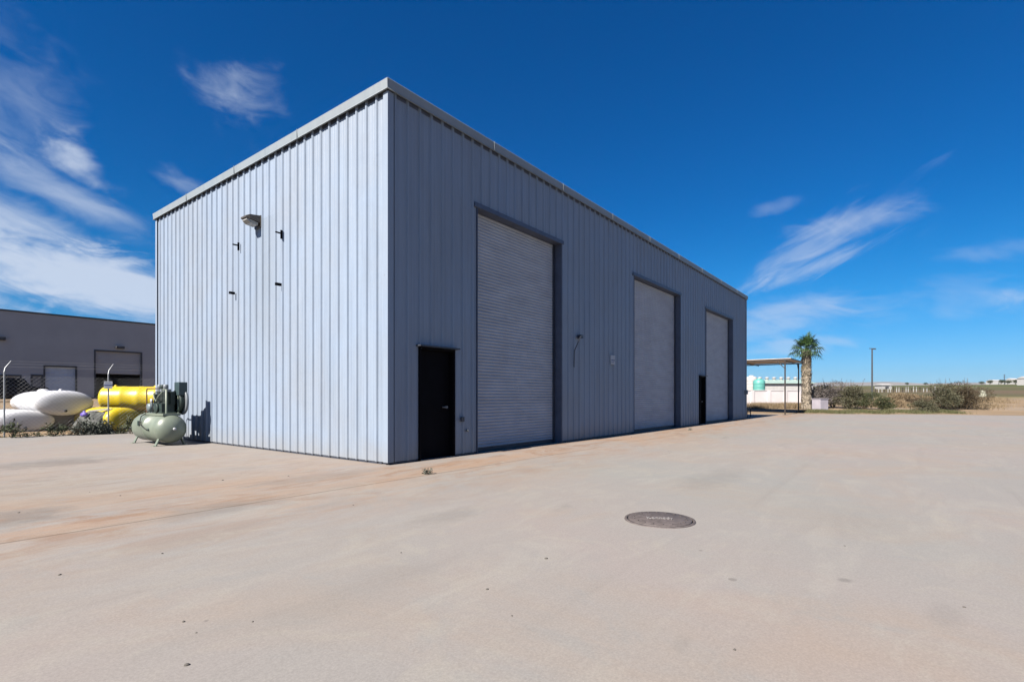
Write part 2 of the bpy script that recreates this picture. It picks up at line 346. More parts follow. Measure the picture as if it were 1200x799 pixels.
# ------------------------------------------------------------------ mesh helpers
class MB:
    def __init__(s): s.v = []; s.f = []; s.sm = []
    def add(s, vs, fs, smooth=False):
        o = len(s.v); s.v += [tuple(v) for v in vs]
        for f in fs: s.f.append(tuple(i + o for i in f)); s.sm.append(smooth)
    def box(s, a, b, Mx=None):
        x0, y0, z0 = a; x1, y1, z1 = b
        vs = [Vector(p) for p in ((x0, y0, z0), (x1, y0, z0), (x1, y1, z0), (x0, y1, z0), (x0, y0, z1), (x1, y0, z1), (x1, y1, z1), (x0, y1, z1))]
        if Mx: vs = [Mx @ v for v in vs]
        s.add(vs, [(0, 3, 2, 1), (4, 5, 6, 7), (0, 1, 5, 4), (1, 2, 6, 5), (2, 3, 7, 6), (3, 0, 4, 7)])
    def tube(s, pts, r, n=8, cap=True):
        pts = [Vector(p) for p in pts]; rs = r if isinstance(r, (list, tuple)) else [r] * len(pts)
        rings = []; up = Vector((0, 0, 1))
        d0 = (pts[1] - pts[0]).normalized()
        a = d0.cross(up if abs(d0.z) < 0.9 else Vector((1, 0, 0))).normalized()
        for i, p in enumerate(pts):
            d = (pts[min(i + 1, len(pts) - 1)] - pts[max(i - 1, 0)]).normalized()
            a = (a - d * a.dot(d)).normalized(); b = d.cross(a)
            rings.append([p + (a * math.cos(2 * math.pi * k / n) + b * math.sin(2 * math.pi * k / n)) * rs[i] for k in range(n)])
        vs = [q for rg in rings for q in rg]; fs = []
        for i in range(len(pts) - 1):
            for k in range(n):
                fs.append((i * n + k, i * n + (k + 1) % n, (i + 1) * n + (k + 1) % n, (i + 1) * n + k))
        s.add(vs, fs, n > 5)
        if cap:
            s.add(rings[0], [tuple(reversed(range(n)))]); s.add(rings[-1], [tuple(range(n))])
    def lathe(s, prof, n=32, Mx=None, sx=1.0, sy=1.0):
        """prof: (radius, height) about local Z"""
        vs = []; fs = []
        for r, z in prof:
            for k in range(n):
                a = 2 * math.pi * k / n
                p = Vector((r * sx * math.cos(a), r * sy * math.sin(a), z))
                vs.append(Mx @ p if Mx else p)
        for i in range(len(prof) - 1):
            for k in range(n):
                fs.append((i * n + k, i * n + (k + 1) % n, (i + 1) * n + (k + 1) % n, (i + 1) * n + k))
        s.add(vs, fs, True)
        if prof[0][0] > 1e-4: s.add(vs[:n], [tuple(reversed(range(n)))])
        if prof[-1][0] > 1e-4: s.add(vs[-n:], [tuple(range(n))])
    def quad(s, a, b, c, d): s.add([a, b, c, d], [(0, 1, 2, 3)])
    def build(s, name, m, parent=None, bevel=0.0):
        me = bpy.data.meshes.new(name); me.from_pydata(s.v, [], s.f)
        me.polygons.foreach_set('use_smooth', s.sm); me.update()
        me.materials.append(m)
        o = bpy.data.objects.new(name, me); COL.objects.link(o)
        if parent is not None: o.parent = parent
        if bevel:
            b = o.modifiers.new('bevel', 'BEVEL'); b.width = bevel; b.segments = 2; b.limit_method = 'ANGLE'
        return o

def empty(name, loc=(0, 0, 0), rz=0.0):
    o = bpy.data.objects.new(name, None); COL.objects.link(o); o.empty_display_size = 0.2
    o.location = loc; o.rotation_euler = (0, 0, rz); return o

def tag(o, label, cat, group=None, kind=None):
    if label: o['label'] = label
    if cat: o['category'] = cat
    if group: o['group'] = group
    if kind: o['kind'] = kind
    return o

def Tr(x, y, z): return Matrix.Translation((x, y, z))
def Rx(a): return Matrix.Rotation(a, 4, 'X')
def Ry(a): return Matrix.Rotation(a, 4, 'Y')
def Rz(a): return Matrix.Rotation(a, 4, 'Z')

# ------------------------------------------------------------------ camera
cam = bpy.data.cameras.new('camera'); co_ = bpy.data.objects.new('camera', cam); COL.objects.link(co_)
co_.location = (0, 0, EYE); co_.rotation_euler = (R(90), 0, 0)
cam.sensor_width = 36; cam.lens = F / 1200 * 36
cam.shift_y = (HY - 399.5) / 1200
cam.clip_end = 30000; cam.clip_start = 0.05
sc.camera = co_

# ------------------------------------------------------------------ light
SUN_EL = R(42.0)
saz = ANG + R(1.3)                        # shadows run along this heading (almost along the front wall)
shadow_dir = Vector((math.cos(ANG - R(1.3)), math.sin(ANG - R(1.3)), 0))
to_sun = Vector((-shadow_dir.x * math.cos(SUN_EL), -shadow_dir.y * math.cos(SUN_EL), math.sin(SUN_EL)))
sl = bpy.data.lights.new('sun', 'SUN'); so = bpy.data.objects.new('sun', sl); COL.objects.link(so)
sl.energy = 5.0; sl.angle = R(0.53); sl.color = (1.0, 0.93, 0.84)
so.rotation_euler = to_sun.to_track_quat('Z', 'Y').to_euler(); so.location = (0, 0, 30)

w = bpy.data.worlds.new('World'); sc.world = w; w.use_nodes = True
nt = w.node_tree; nt.nodes.clear()
out = nt.nodes.new('ShaderNodeOutputWorld'); bg = nt.nodes.new('ShaderNodeBackground')
bg.inputs['Strength'].default_value = 0.05
nt.links.new(bg.outputs[0], out.inputs[0])
sky = nt.nodes.new('ShaderNodeTexSky'); sky.sky_type = 'NISHITA'; sky.sun_disc = False
sky.sun_elevation = SUN_EL; sky.sun_rotation = math.atan2(to_sun.x, to_sun.y)
sky.air_density = 1.0; sky.dust_density = 0.3; sky.ozone_density = 4.0; sky.altitude = 0
tc = nt.nodes.new('ShaderNodeTexCoord'); D = tc.outputs['Generated']
hs = nt.nodes.new('ShaderNodeHueSaturation'); hs.inputs['Saturation'].default_value = 1.25; hs.inputs['Value'].default_value = 1.07
nt.links.new(sky.outputs[0], hs.inputs['Color'])
skyc = hs.outputs[0]
sp = nt.nodes.new('ShaderNodeSeparateXYZ'); nt.links.new(D, sp.inputs[0])
az = math_(nt, 'ARCTAN2', sp.outputs[0], sp.outputs[1])
el = math_(nt, 'ARCSINE', sp.outputs[2])
# polarised deep blue: darker and more saturated away from the horizon
def ae(px, py):
    x, z = (px - 600) / F, (HY - py) / F
    return math.atan2(x, 1.0), math.atan2(z, math.hypot(x, 1.0))
cb = nt.nodes.new('ShaderNodeCombineXYZ'); nt.links.new(az, cb.inputs[0]); nt.links.new(el, cb.inputs[1])
AE = cb.outputs[0]
def wisps(rot, sx, sy, scale, dist, seed):
    mp = nt.nodes.new('ShaderNodeMapping'); mp.inputs['Rotation'].default_value = (0, 0, rot)
    mp.inputs['Location'].default_value = (seed, seed * 0.7, 0)
    mp.vector_type = 'POINT'
    nt.links.new(AE, mp.inputs['Vector'])
    m2 = nt.nodes.new('ShaderNodeMapping'); m2.inputs['Scale'].default_value = (sx, sy, 1)
    nt.links.new(mp.outputs[0], m2.inputs['Vector'])
    n = nt.nodes.new('ShaderNodeTexNoise'); n.inputs['Scale'].default_value = scale
    n.inputs['Detail'].default_value = 7; n.inputs['Roughness'].default_value = 0.58; n.inputs['Distortion'].default_value = dist
    nt.links.new(m2.outputs[0], n.inputs['Vector'])
    return n.outputs['Fac']
def blob(px, py, rx, ry, ang=0.0, soft=1.0):
    """soft elliptical patch of sky around a direction (radii in degrees)"""
    a, e = ae(px, py)
    da = math_(nt, 'SUBTRACT', az, a); de = math_(nt, 'SUBTRACT', el, e)
    c, s_ = math.cos(ang), math.sin(ang)
    x = math_(nt, 'ADD', math_(nt, 'MULTIPLY', da, c), math_(nt, 'MULTIPLY', de, s_))
    y = math_(nt, 'SUBTRACT', math_(nt, 'MULTIPLY', de, c), math_(nt, 'MULTIPLY', da, s_))
    x = math_(nt, 'DIVIDE', x, R(rx)); y = math_(nt, 'DIVIDE', y, R(ry))
    r2 = math_(nt, 'ADD', math_(nt, 'MULTIPLY', x, x), math_(nt, 'MULTIPLY', y, y))
    return math_(nt, 'POWER', 2.718, math_(nt, 'MULTIPLY', r2, -1.0))
nA = wisps(R(12), 1.0, 3.2, 5.0, 0.5, 3.1)
nB = wisps(R(-30), 1.0, 3.6, 7.0, 0.7, 8.3)
nC = wisps(R(0), 1.2, 1.8, 9.0, 0.3, 1.7)
def cloud(b, n, lo, hi, amt, s=0.42):
    # the patch only raises the chance of cloud; the noise draws its torn edge
    v = math_(nt, 'ADD', n, math_(nt, 'MULTIPLY', math_(nt, 'SUBTRACT', b, 1.0), s))
    k = nt.nodes.new('ShaderNodeMapRange'); k.interpolation_type = 'SMOOTHSTEP'
    k.inputs['From Min'].default_value = lo; k.inputs['From Max'].default_value = hi
    nt.links.new(v, k.inputs['Value'])
    gate = math_(nt, 'MULTIPLY', b, 5.0, clamp=True)
    return math_(nt, 'MULTIPLY', math_(nt, 'MULTIPLY', k.outputs[0], gate), amt, clamp=True)
nD = wisps(R(10), 1.0, 2.6, 11.0, 0.9, 5.3)
nE = wisps(R(-24), 1.0, 4.5, 9.0, 0.8, 9.9)
def both(a, b, w=0.5): return math_(nt, 'ADD', math_(nt, 'MULTIPLY', a, 1 - w), math_(nt, 'MULTIPLY', b, w))
nAD = both(nA, nD, .45); nCD = both(nC, nD, .5); nBE = both(nB, nE, .5)
CL = []
CL.append(cloud(blob(80, 322, 15.0, 3.3, R(-9)), nAD, 0.14, 0.46, 0.90, 0.62))
CL.append(cloud(blob(120, 300, 9.0, 1.5, R(-6)), nD, 0.34, 0.58, 0.45, 0.50))
CL.append(cloud(blob(15, 258, 7.5, 2.2, R(-20)), nAD, 0.24, 0.62, 0.62, 0.45))
CL.append(cloud(blob(-170, 300, 15, 5.0, R(-8)), nAD, 0.30, 0.55, 0.85, 0.50))
CL.append(cloud(blob(92, 190, 2.6, 1.7, R(-32)), nCD, 0.20, 0.62, 0.80, 0.42))
CL.append(cloud(blob(88, 178, 1.6, 1.0, R(-20)), nC, 0.20, 0.60, 0.60, 0.50))
CL.append(cloud(blob(60, 216, 8.5, 1.7, R(-20)), nAD, 0.22, 0.64, 0.55, 0.42))
CL.append(cloud(blob(15, 120, 5.5, 8.0, R(-20)), nCD, 0.28, 0.74, 0.26, 0.42))
CL.append(cloud(blob(262, 104, 5.6, 2.7, R(-10)), nCD, 0.30, 0.74, 0.50, 0.44))
CL.append(cloud(blob(290, 120, 7.0, 4.5, R(30)), nC, 0.36, 0.66, 0.18, 0.40))
CL.append(cloud(blob(212, 215, 3.2, 1.3, R(-18)), nCD, 0.26, 0.72, 0.32, 0.42))
CL.append(cloud(blob(950, 290, 8.5, 2.1, R(26)), nBE, 0.22, 0.68, 0.52, 0.40))
CL.append(cloud(blob(940, 318, 6.5, 1.0, R(15)), nE, 0.20, 0.64, 0.42, 0.42))
CL.append(cloud(blob(1000, 262, 6.5, 1.6, R(4)), nAD, 0.24, 0.66, 0.42, 0.42))
CL.append(cloud(blob(915, 372, 8.0, 2.4, R(12)), nAD, 0.22, 0.64, 0.55, 0.42))
CL.append(cloud(blob(940, 406, 11.0, 1.2, R(3)), nA, 0.30, 0.58, 0.38, 0.48))
CL.append(cloud(blob(1160, 294, 5.8, 1.2, R(-5)), nAD, 0.24, 0.68, 0.36, 0.42))
CL.append(cloud(blob(1100, 350, 10.0, 4.0, R(5)), nAD, 0.36, 0.66, 0.22, 0.40))
CL.append(cloud(blob(905, 243, 3.6, 0.9, R(8)), nCD, 0.28, 0.7, 0.22, 0.42))
CL.append(cloud(blob(1360, 330, 12, 4, R(5)), nAD, 0.32, 0.60, 0.5, 0.45))
tot = CL[0]
for c in CL[1:]:
    # union of coverages
    tot = math_(nt, 'SUBTRACT', math_(nt, 'ADD', tot, c), math_(nt, 'MULTIPLY', tot, c))
cloudcol = (4.3, 4.9, 5.9)
grade = nt.nodes.new('ShaderNodeMix'); grade.data_type = 'RGBA'; grade.blend_type = 'MULTIPLY'
grade.inputs[0].default_value = 1.0; nt.links.new(skyc, grade.inputs[6])
tr = nt.nodes.new('ShaderNodeValToRGB'); tr.color_ramp.interpolation = 'B_SPLINE'
tr.color_ramp.elements[0].position = 0.02; tr.color_ramp.elements[0].color = (0.31, 0.44, 0.74, 1)
tr.color_ramp.elements[1].position = 0.32; tr.color_ramp.elements[1].color = (0.0, 0.44, 0.70, 1)
te = tr.color_ramp.elements.new(0.15); te.color = (0.10, 0.52, 0.71, 1)
nt.links.new(el, tr.inputs['Fac']); nt.links.new(tr.outputs['Color'], grade.inputs[7])
fin = nt.nodes.new('ShaderNodeMix'); fin.data_type = 'RGBA'
nt.links.new(tot, fin.inputs[0]); nt.links.new(grade.outputs[2], fin.inputs[6]); fin.inputs[7].default_value = (*cloudcol, 1)
nt.links.new(fin.outputs[2], bg.inputs['Color'])

sc.view_settings.view_transform = 'Standard'; sc.view_settings.look = 'None'
sc.view_settings.exposure = 1.5; sc.view_settings.gamma = 1.0
try: sc.view_settings.use_curve_mapping = False
except Exception: pass
sc.cycles.max_bounces = 6; sc.cycles.diffuse_bounces = 4; sc.cycles.glossy_bounces = 2
sc.cycles.use_denoising = True

# ------------------------------------------------------------------ setting: land, yard, hills
mb = MB()
na = 180; radii = [0.0] + [3 * 1.085 ** k for k in range(1, 96)]
radii = [r for r in radii if r < 6500]
ring0 = []
vs = [(0, 0, -0.03)]; fs = []
for i, r in enumerate(radii[1:]):
    for k in range(na):
        a = 2 * math.pi * k / na; x, y = r * math.cos(a), r * math.sin(a)
        vs.append((x, y, terrain(x, y) - 0.03))
for k in range(na): fs.append((0, 1 + k, 1 + (k + 1) % na))
for i in range(len(radii) - 2):
    for k in range(na):
        a, b = 1 + i * na + k, 1 + i * na + (k + 1) % na
        fs.append((a, a + na, b + na, b))
mb.add(vs, fs, True)
tag(mb.build('ground', M['land']), None, None, kind='structure')

def loc2w(t, s, z=0.0): return C0 + U * t + V * s + Vector((0, 0, z))
def w2loc(p): d = Vector((p.x, p.y, 0)) - Vector((C0.x, C0.y, 0)); return d.dot(U), d.dot(V)

# concrete yard: slab with an edge, its local axes along the building
edge = [G(690 + 0, 485.2), G(905, 485.0), G(960, 484.6), G(1030, 485.6), G(1100, 485.6), G(1150, 486.4), G(1210, 487.2), G(1300, 488)]
poly = [w2loc(p) for p in edge]
poly = [(-70, FENCE_V), (-25, FENCE_V + 0.15), (-6, FENCE_V - .1), (6, FENCE_V), (24, FENCE_V)] + poly + [w2loc(Vector((75, 36, 0))), w2loc(Vector((75, -60, 0))), w2loc(Vector((-60, -60, 0)))]
mb = MB(); n = len(poly)
mb.add([(a, b, 0.004) for a, b in poly] + [(a, b, -0.10) for a, b in poly],
       [tuple(reversed(range(n)))] + [(i, (i + 1) % n, n + (i + 1) % n, n + i) for i in range(n)])
yard = mb.build('yard_pavement', M['concrete']); yard.location = C0; yard.rotation_euler = (0, 0, ANG)
tag(yard, None, None, kind='structure')

mb = MB()
hv = []; hn = 160
for k in range(hn + 1):
    a = R(-50) + R(110) * k / hn
    d = 6300
    x, y = math.sin(a + 0) * d, math.cos(a) * d
    base = 1.2 + 0.0205 * d * 0.86
    h = 70 + 30 * math.sin(k * 0.11 + 2.6) + 12 * math.sin(k * 0.37) + 6 * math.sin(k * 0.9 + 2)
    hv.append(((x * 0.97, y * 0.97, base - 70), (x, y, base + h * 0.55), (x * 1.06, y * 1.06, base + h * 0.35)))
vs = [p for t in hv for p in t]; fs = []
for k in range(hn):
    for j in range(2):
        a = k * 3 + j; fs.append((a, a + 3, a + 4, a + 1))
mb.add(vs, fs, True)
tag(mb.build('hills', M['hill']), None, None, kind='structure')

# ------------------------------------------------------------------ the warehouse
H = 7.30; L = 26.75; W = 11.75
wh = empty('metal_warehouse', C0, ANG)
tag(wh, 'large pale blue-grey ribbed metal warehouse with three tall roll-up doors', 'warehouse')
PITCH = 0.318; RD = 0.034
def rib_profile(a, b, phase=0.0):
    """(coordinate, outward depth) polyline of ribbed sheet from a to b"""
    pts = []
    k0 = math.floor((a - phase) / PITCH) - 1
    k = k0
    raw = []
    while phase + k * PITCH < b + PITCH:
        c = phase + k * PITCH
        raw += [(c - 0.036, 0.0), (c - 0.017, RD), (c + 0.017, RD), (c + 0.036, 0.0)]
        for f in (0.36, 0.64):
            q = c + PITCH * f
            raw += [(q - 0.014, 0), (q - 0.006, 0.005), (q + 0.006, 0.005), (q + 0.014, 0)]
        k += 1
    def val(t):
        for (x0, d0), (x1, d1) in zip(raw, raw[1:]):
            if x0 <= t <= x1: return d0 + (d1 - d0) * ((t - x0) / (x1 - x0) if x1 > x0 else 0)
        return 0
    pts = [(a, val(a))] + [p for p in raw if a < p[0] < b] + [(b, val(b))]
    return pts
def ribbed(mb, a, b, z0, z1, place, phase=0.0):
    pts = rib_profile(a, b, phase)
    vs = [place(t, d, z0) for t, d in pts] + [place(t, d, z1) for t, d in pts]
    n = len(pts)
    mb.add(vs, [(i, i + 1, n + i + 1, n + i) for i in range(n - 1)])
front = lambda t, d, z: (t, -d, z)
left = lambda t, d, z: (-d, t, z)
DOORS = [(2.52, 6.12, 5.63), (10.95, 15.62, 5.64), (19.10, 23.78, 5.56)]
MAN = [(0.76, 1.79, 2.32), (18.12, 18.98, 2.28)]
TOPW = H - 0.15
mb = MB()
ops = sorted(DOORS + MAN)
x = 0.0
for a, b, h in ops:
    if a > x: ribbed(mb, x, a, 0.05, TOPW, front, 0.16)
    ribbed(mb, a, b, h, TOPW, front, 0.16)
    x = b
ribbed(mb, x, L, 0.05, TOPW, front, 0.16)
o = mb.build('wall', M['clad'], wh)
def screws(mb, s0, s1, place, ph, skip):
    k = math.ceil((s0 + .1 - ph) / PITCH)
    while ph + k * PITCH < s1 - .1:
        for z in (.35, 1.75, 3.15, 4.55, 5.95, 6.95):
            for off in (.055,):
                c = ph + k * PITCH + off
                if any(a - .05 < c < b + .05 and z < h + .1 for a, b, h in skip): continue
                vs = [place(c + .013 * math.cos(q * 1.0472), .008, z + .013 * math.sin(q * 1.0472)) for q in range(6)] + [place(c + .015 * math.cos(q * 1.0472), .0005, z + .015 * math.sin(q * 1.0472)) for q in range(6)]
                mb.add(vs, [(0, 1, 2, 3, 4, 5)] + [(q, q + 6, (q + 1) % 6 + 6, (q + 1) % 6) for q in range(6)])
        k += 1
mb = MB(); ribbed(mb, 0.0, W, 0.05, TOPW, left, 0.01); screws(mb, 0, W, left, 0.01, []); mb.build('wall', M['clad'], wh)
mb = MB(); ribbed(mb, 0.0, L, 0.05, TOPW, lambda t, d, z: (t, W + d, z)); mb.build('wall', M['clad'], wh)
mb = MB(); ribbed(mb, 0.0, W, 0.05, TOPW, lambda t, d, z: (L + d, t, z)); mb.build('wall', M['clad'], wh)
# concrete sill under the cladding
segs = [(0.03, 0.76), (1.79, 2.52), (6.12, 10.95), (15.62, 18.12), (18.98, 19.10), (23.78, L - .03)]
for A_, B_ in [((a, 0.01, -0.05), (b, 0.20, 0.06)) for a, b in segs] + [((0.01, 0.205, -0.05), (0.2, W - .03, 0.06)), ((L - .2, 0.205, -0.05), (L - .01, W - .03, 0.06))]:
    mb = MB(); mb.box(A_, B_); mb.build('foundation_curb', M['darktrim'], wh)
# roof deck
mb = MB(); mb.box((0.06, 0.06, H - 0.16), (L - .06, W - .06, H - 0.10)); mb.build('roof', M['trim'], wh)
# eave trim all round: box fascia with sloping top lip and drip edge
mb = MB()
def fascia(mb, p0, p1, nrm):
    p0 = Vector(p0); p1 = Vector(p1); nn = Vector(nrm)
    prof = [(0.10, H + 0.0), (0.085, H - 0.165), (0.100, H - 0.190), (0.078, H - 0.196), (0.02, H - 0.14), (-0.25, H - 0.10), (-0.25, H + 0.025), (0.075, H + 0.025)]
    e0 = []; e1 = []
    d = (p1 - p0).normalized()
    for off, z in prof:
        e0.append(p0 - d * off + nn * off + Vector((0, 0, z))); e1.append(p1 + d * off + nn * off + Vector((0, 0, z)))
    n = len(prof)
    mb.add(e0 + e1, [(i, n + i, n + (i + 1) % n, (i + 1) % n) for i in range(n)])
fascia(mb, (0, 0, 0), (L, 0, 0), (0, -1, 0)); fascia(mb, (L, W, 0), (0, W, 0), (0, 1, 0))
fascia(mb, (0, W, 0), (0, 0, 0), (-1, 0, 0)); fascia(mb, (L, 0, 0), (L, W, 0), (1, 0, 0))
k = 3.05
while k < L:
    mb.box((k, -0.108, H - 0.185), (k + .012, -0.09, H + .02)); mb.box((k + .04, -0.1035, H - 0.18), (k + .2, -0.09, H + .018)) if False else None
    if k < W: mb.box((-0.108, k, H - 0.185), (-0.09, k + .012, H + .02))
    k += 3.05
mb.build('roof_trim', M['trim'], wh)
# rib closure strips (dark gaps between ribs below the trim)
k = 0
for s0, s1, pl in ((0.0, W, left), (0.0, L, front)):
    mb = MB()
    ph = 0.01 if pl is left else 0.16
    k = math.floor((s0 - ph) / PITCH)
    while ph + k * PITCH < s1 - 0.1:
        a = max(s0 + 0.05, ph + k * PITCH + 0.045); b = min(s1 - 0.02, ph + (k + 1) * PITCH - 0.045)
        if b > a:
            q = [pl(a, 0.009, H - 0.235), pl(b, 0.009, H - 0.235), pl(b, 0.009, H - 0.16), pl(a, 0.009, H - 0.16), pl(a, 0.002, H - 0.235), pl(b, 0.002, H - 0.235), pl(b, 0.002, H - 0.16), pl(a, 0.002, H - 0.16)]
            mb.add(q, [(0, 1, 2, 3), (7, 6, 5, 4), (0, 4, 5, 1), (1, 5, 6, 2), (2, 6, 7, 3), (3, 7, 4, 0)])
        k += 1
    mb.build('closure_strip', M['darktrim'] if pl is left else M['frame'], wh)
# corner trims
for (cx, cy, dx, dy) in ((0, 0, -1, -1), (L, 0, 1, -1), (0, W, -1, 1), (L, W, 1, 1)):
    mb = MB()
    e = 0.040
    ax, bx = sorted((cx + dx * e, cx - dx * 0.10)); 
    ay, by = sorted((cy + dy * e, cy + dy * (e - 0.006)))
    mb.box((ax, ay, 0.05), (bx, by, H - 0.20))
    ax, bx = sorted((cx + dx * e, cx + dx * (e - 0.006)))
    ay, by = sorted((cy + dy * (e - 0.0065), cy - dy * 0.10))
    mb.box((ax, ay, 0.05), (bx, by, H - 0.20))
    mb.build('corner_trim', M['clad'], wh)
# roll-up doors
REC = 0.23
for di, (a, b, h) in enumerate(DOORS):
    mb = MB()
    prof = []
    pitch = 0.076; z = 0.09; zt = h - 0.02
    while z < zt:
        prof += [(0.0, z), (0.018, z + pitch * 0.16), (0.024, z + pitch * 0.42), (0.017, z + pitch * 0.74), (0.0, z + pitch * 0.90)]
        z += pitch
    A = a + 0.012; B = b - 0.012
    vs = [(A, REC - d, zz) for d, zz in prof] + [(B, REC - d, zz) for d, zz in prof]; n = len(prof)
    mb.add(vs, [(i, n + i, n + i + 1, i + 1) for i in range(n - 1)], False)
    dr = mb.build('roll_up_door', M['curtain'], wh)
    m2 = MB(); m2.box((a + 0.012, REC - 0.03, 0.012), (b - 0.012, REC + 0.02, 0.085)); m2.build('bottom_bar', M['darktrim'], dr)
    # jamb and head lining of the opening
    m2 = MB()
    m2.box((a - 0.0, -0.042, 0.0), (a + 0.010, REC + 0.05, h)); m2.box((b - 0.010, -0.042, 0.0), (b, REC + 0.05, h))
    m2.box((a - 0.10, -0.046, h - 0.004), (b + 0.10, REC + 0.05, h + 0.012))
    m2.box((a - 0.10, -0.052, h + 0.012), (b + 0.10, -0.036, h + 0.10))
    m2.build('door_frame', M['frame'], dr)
    m2 = MB(); m2.box((b - 0.10, REC - 0.055, 0.0), (b - 0.0105, REC - 0.02, h - .01)); m2.build('guide_track', M['darktrim'], dr)
    m2 = MB(); m2.box((a + 0.0105, REC - 0.055, 0), (a + 0.07, REC - 0.02, h - .01)); m2.build('guide_track', M['darktrim'], dr)
# man doors
for di, (a, b, h) in enumerate(MAN):
    mb = MB(); mb.box((a + 0.05, 0.10, 0.02), (b - 0.05, 0.145, h - 0.05)); dr = mb.build('door', M['blackdoor'], wh)
    m2 = MB(); m2.box((a, -0.045, 0.0), (a + 0.045, 0.16, h)); m2.box((b - 0.045, -0.045, 0.0), (b, 0.16, h)); m2.box((a + 0.045, -0.045, h - 0.045), (b - 0.045, 0.16, h))
    m2.build('door_frame', M['blackdoor'], dr)
    m2 = MB(); m2.box((a - 0.06, -0.14, h + 0.002), (b + 0.06, -0.0, h + 0.03)); m2.build('drip_cap', M['darktrim'], dr)
    m2 = MB(); m2.tube([(b - 0.16, 0.1, 1.08), (b - 0.16, 0.045, 1.08)], 0.028, 12); m2.tube([(b - 0.16, 0.05, 1.08), (b - 0.30, 0.045, 1.08)], 0.012, 8)
    m2.build('handle', M['steel'], dr)
    m2 = MB(); m2.box((a + 0.02, -0.06, 0.005), (b - 0.02, 0.16, 0.019)); m2.build('threshold', M['steel'], dr)
# wall light on the end wall
lt = MB()
S0 = 4.95; Z0 = 5.62
lt.box((-0.055, S0 - 0.16, Z0 - 0.14), (-0.035, S0 + 0.16, Z0 + 0.15))
lamp = lt.build('wall_light', M['bronze'], wh, 0.004)
m2 = MB()
vs = []
for xx, hw, zb, zt in ((-0.056, 0.15, -0.04, 0.14), (-0.30, 0.15, 0.0, 0.11), (-0.40, 0.13, 0.02, 0.06)):
    vs += [(xx, S0 - hw, Z0 + zb), (xx, S0 + hw, Z0 + zb), (xx, S0 + hw, Z0 + zt), (xx, S0 - hw, Z0 + zt)]
fs = [(0, 1, 2, 3), (11, 10, 9, 8)]
for i in (0, 4):
    for j in range(4): fs.append((i + j, i + 4 + j, i + 4 + (j + 1) % 4, i + (j + 1) % 4))
m2.add(vs, fs); m2.build('housing', M['bronze'], lamp, 0.006)
m2 = MB(); vs = []
for xx, hw, zb, zt in ((-0.10, 0.13, -0.11, -0.045), (-0.28, 0.13, -0.085, -0.003), (-0.37, 0.11, -0.03, 0.015)):
    vs += [(xx, S0 - hw, Z0 + zb), (xx, S0 + hw, Z0 + zb), (xx, S0 + hw, Z0 + zt), (xx, S0 - hw, Z0 + zt)]
m2.add(vs, fs); m2.build('lens', M['lampglass'], lamp, 0.006)
# sign brackets left on the end wall
def sz(px, py):
    r = (px - 600) / F
    s = (C0.x - r * C0.y) / (r * V.y - V.x); Y = C0.y + V.y * s
    return s, EYE + (HY - py) * Y / F
for (px, py, tee) in ((282, 289, True), (332.5, 275, True), (276.5, 344, False), (331, 334, False)):
    s, z = sz(px, py); m2 = MB()
    if tee:
        m2.box((-0.075, s - 0.018, z - 0.11), (-0.036, s + 0.018, z + 0.09)); m2.box((-0.20, s - 0.014, z + 0.0), (-0.075, s + 0.014, z + 0.03))
    else:
        m2.box((-0.17, s - 0.03, z - 0.03), (-0.036, s + 0.03, z + 0.03))
    m2.build('bracket', M['blackdoor'], wh)
def tz(px, py):
    r = (px - 600) / F
    t = (C0.x - r * C0.y) / (r * U.y - U.x); Y = C0.y + U.y * t
    return t, EYE + (HY - py) * Y / F
t, z = tz(716, 422); m2 = MB(); m2.box((t - .15, -0.075, z - .14), (t + .15, -0.036, z + .16))
nb = m2.build('notice_board', M['signwhite'], wh, 0.004)
m2 = MB(); m2.box((t - .12, -0.078, z - .02), (t + .12, -0.0755, z + .01)); m2.box((t - .12, -0.078, z - .08), (t + .06, -0.0755, z - .06)); m2.build('printed_line', M['signblue'], nb)
t, z = tz(674, 395); m2 = MB()
m2.tube([(t + .14, -0.05, z + .02), (t + .1, -0.2, z + .03), (t - .05, -0.22, z - .0), (t - .14, -0.18, z - .18), (t - .16, -0.07, z - .42), (t - .16, -0.06, z - .9)], 0.014, 8)
m2.box((t + 0.06, -0.16, z - .03), (t + .2, -0.036, z + .07))
m2.build('conduit', M['darktrim'], wh)
t, z = tz(540, 491); m2 = MB(); m2.box((t - .05, -0.07, z - .05), (t + .05, -0.036, z + .05)); m2.build('socket_box', M['darktrim'], wh, 0.004)
t, z = tz(545.5, 504); m2 = MB(); m2.lathe([(0.03, 0), (0.03, 0.04), (0.018, 0.06), (0, 0.062)], 12, Tr(t, -0.036, z) @ Rx(R(90))); m2.build('pipe_stub', M['steel'], wh)
t, z = tz(872, 459); m2 = MB(); m2.box((t - .1, -0.20, z - .15), (t + .1, -0.036, z + .10)); m2.build('meter_box', M['guard'], wh, 0.01)

# low pipe rail at the far corner of the warehouse
rp = P(877.5, 33.6); rail = empty('pipe_rail', rp, ANG)
tag(rail, 'low dark pipe rail standing by the far corner of the warehouse', 'rail')
m2 = MB(); m2.tube([(-0.5, 0, .58), (0.55, 0, .58)], .03); m2.build('top_rail', M['darksteel'], rail)
m2 = MB(); m2.tube([(-0.5, 0, .32), (0.45, 0, .32)], .02); m2.build('middle_rail', M['darksteel'], rail)
for xx in (-.45, .45):
    m2 = MB(); m2.tube([(xx, 0, 0), (xx, 0, .575)], .03); m2.build('post', M['darksteel'], rail)

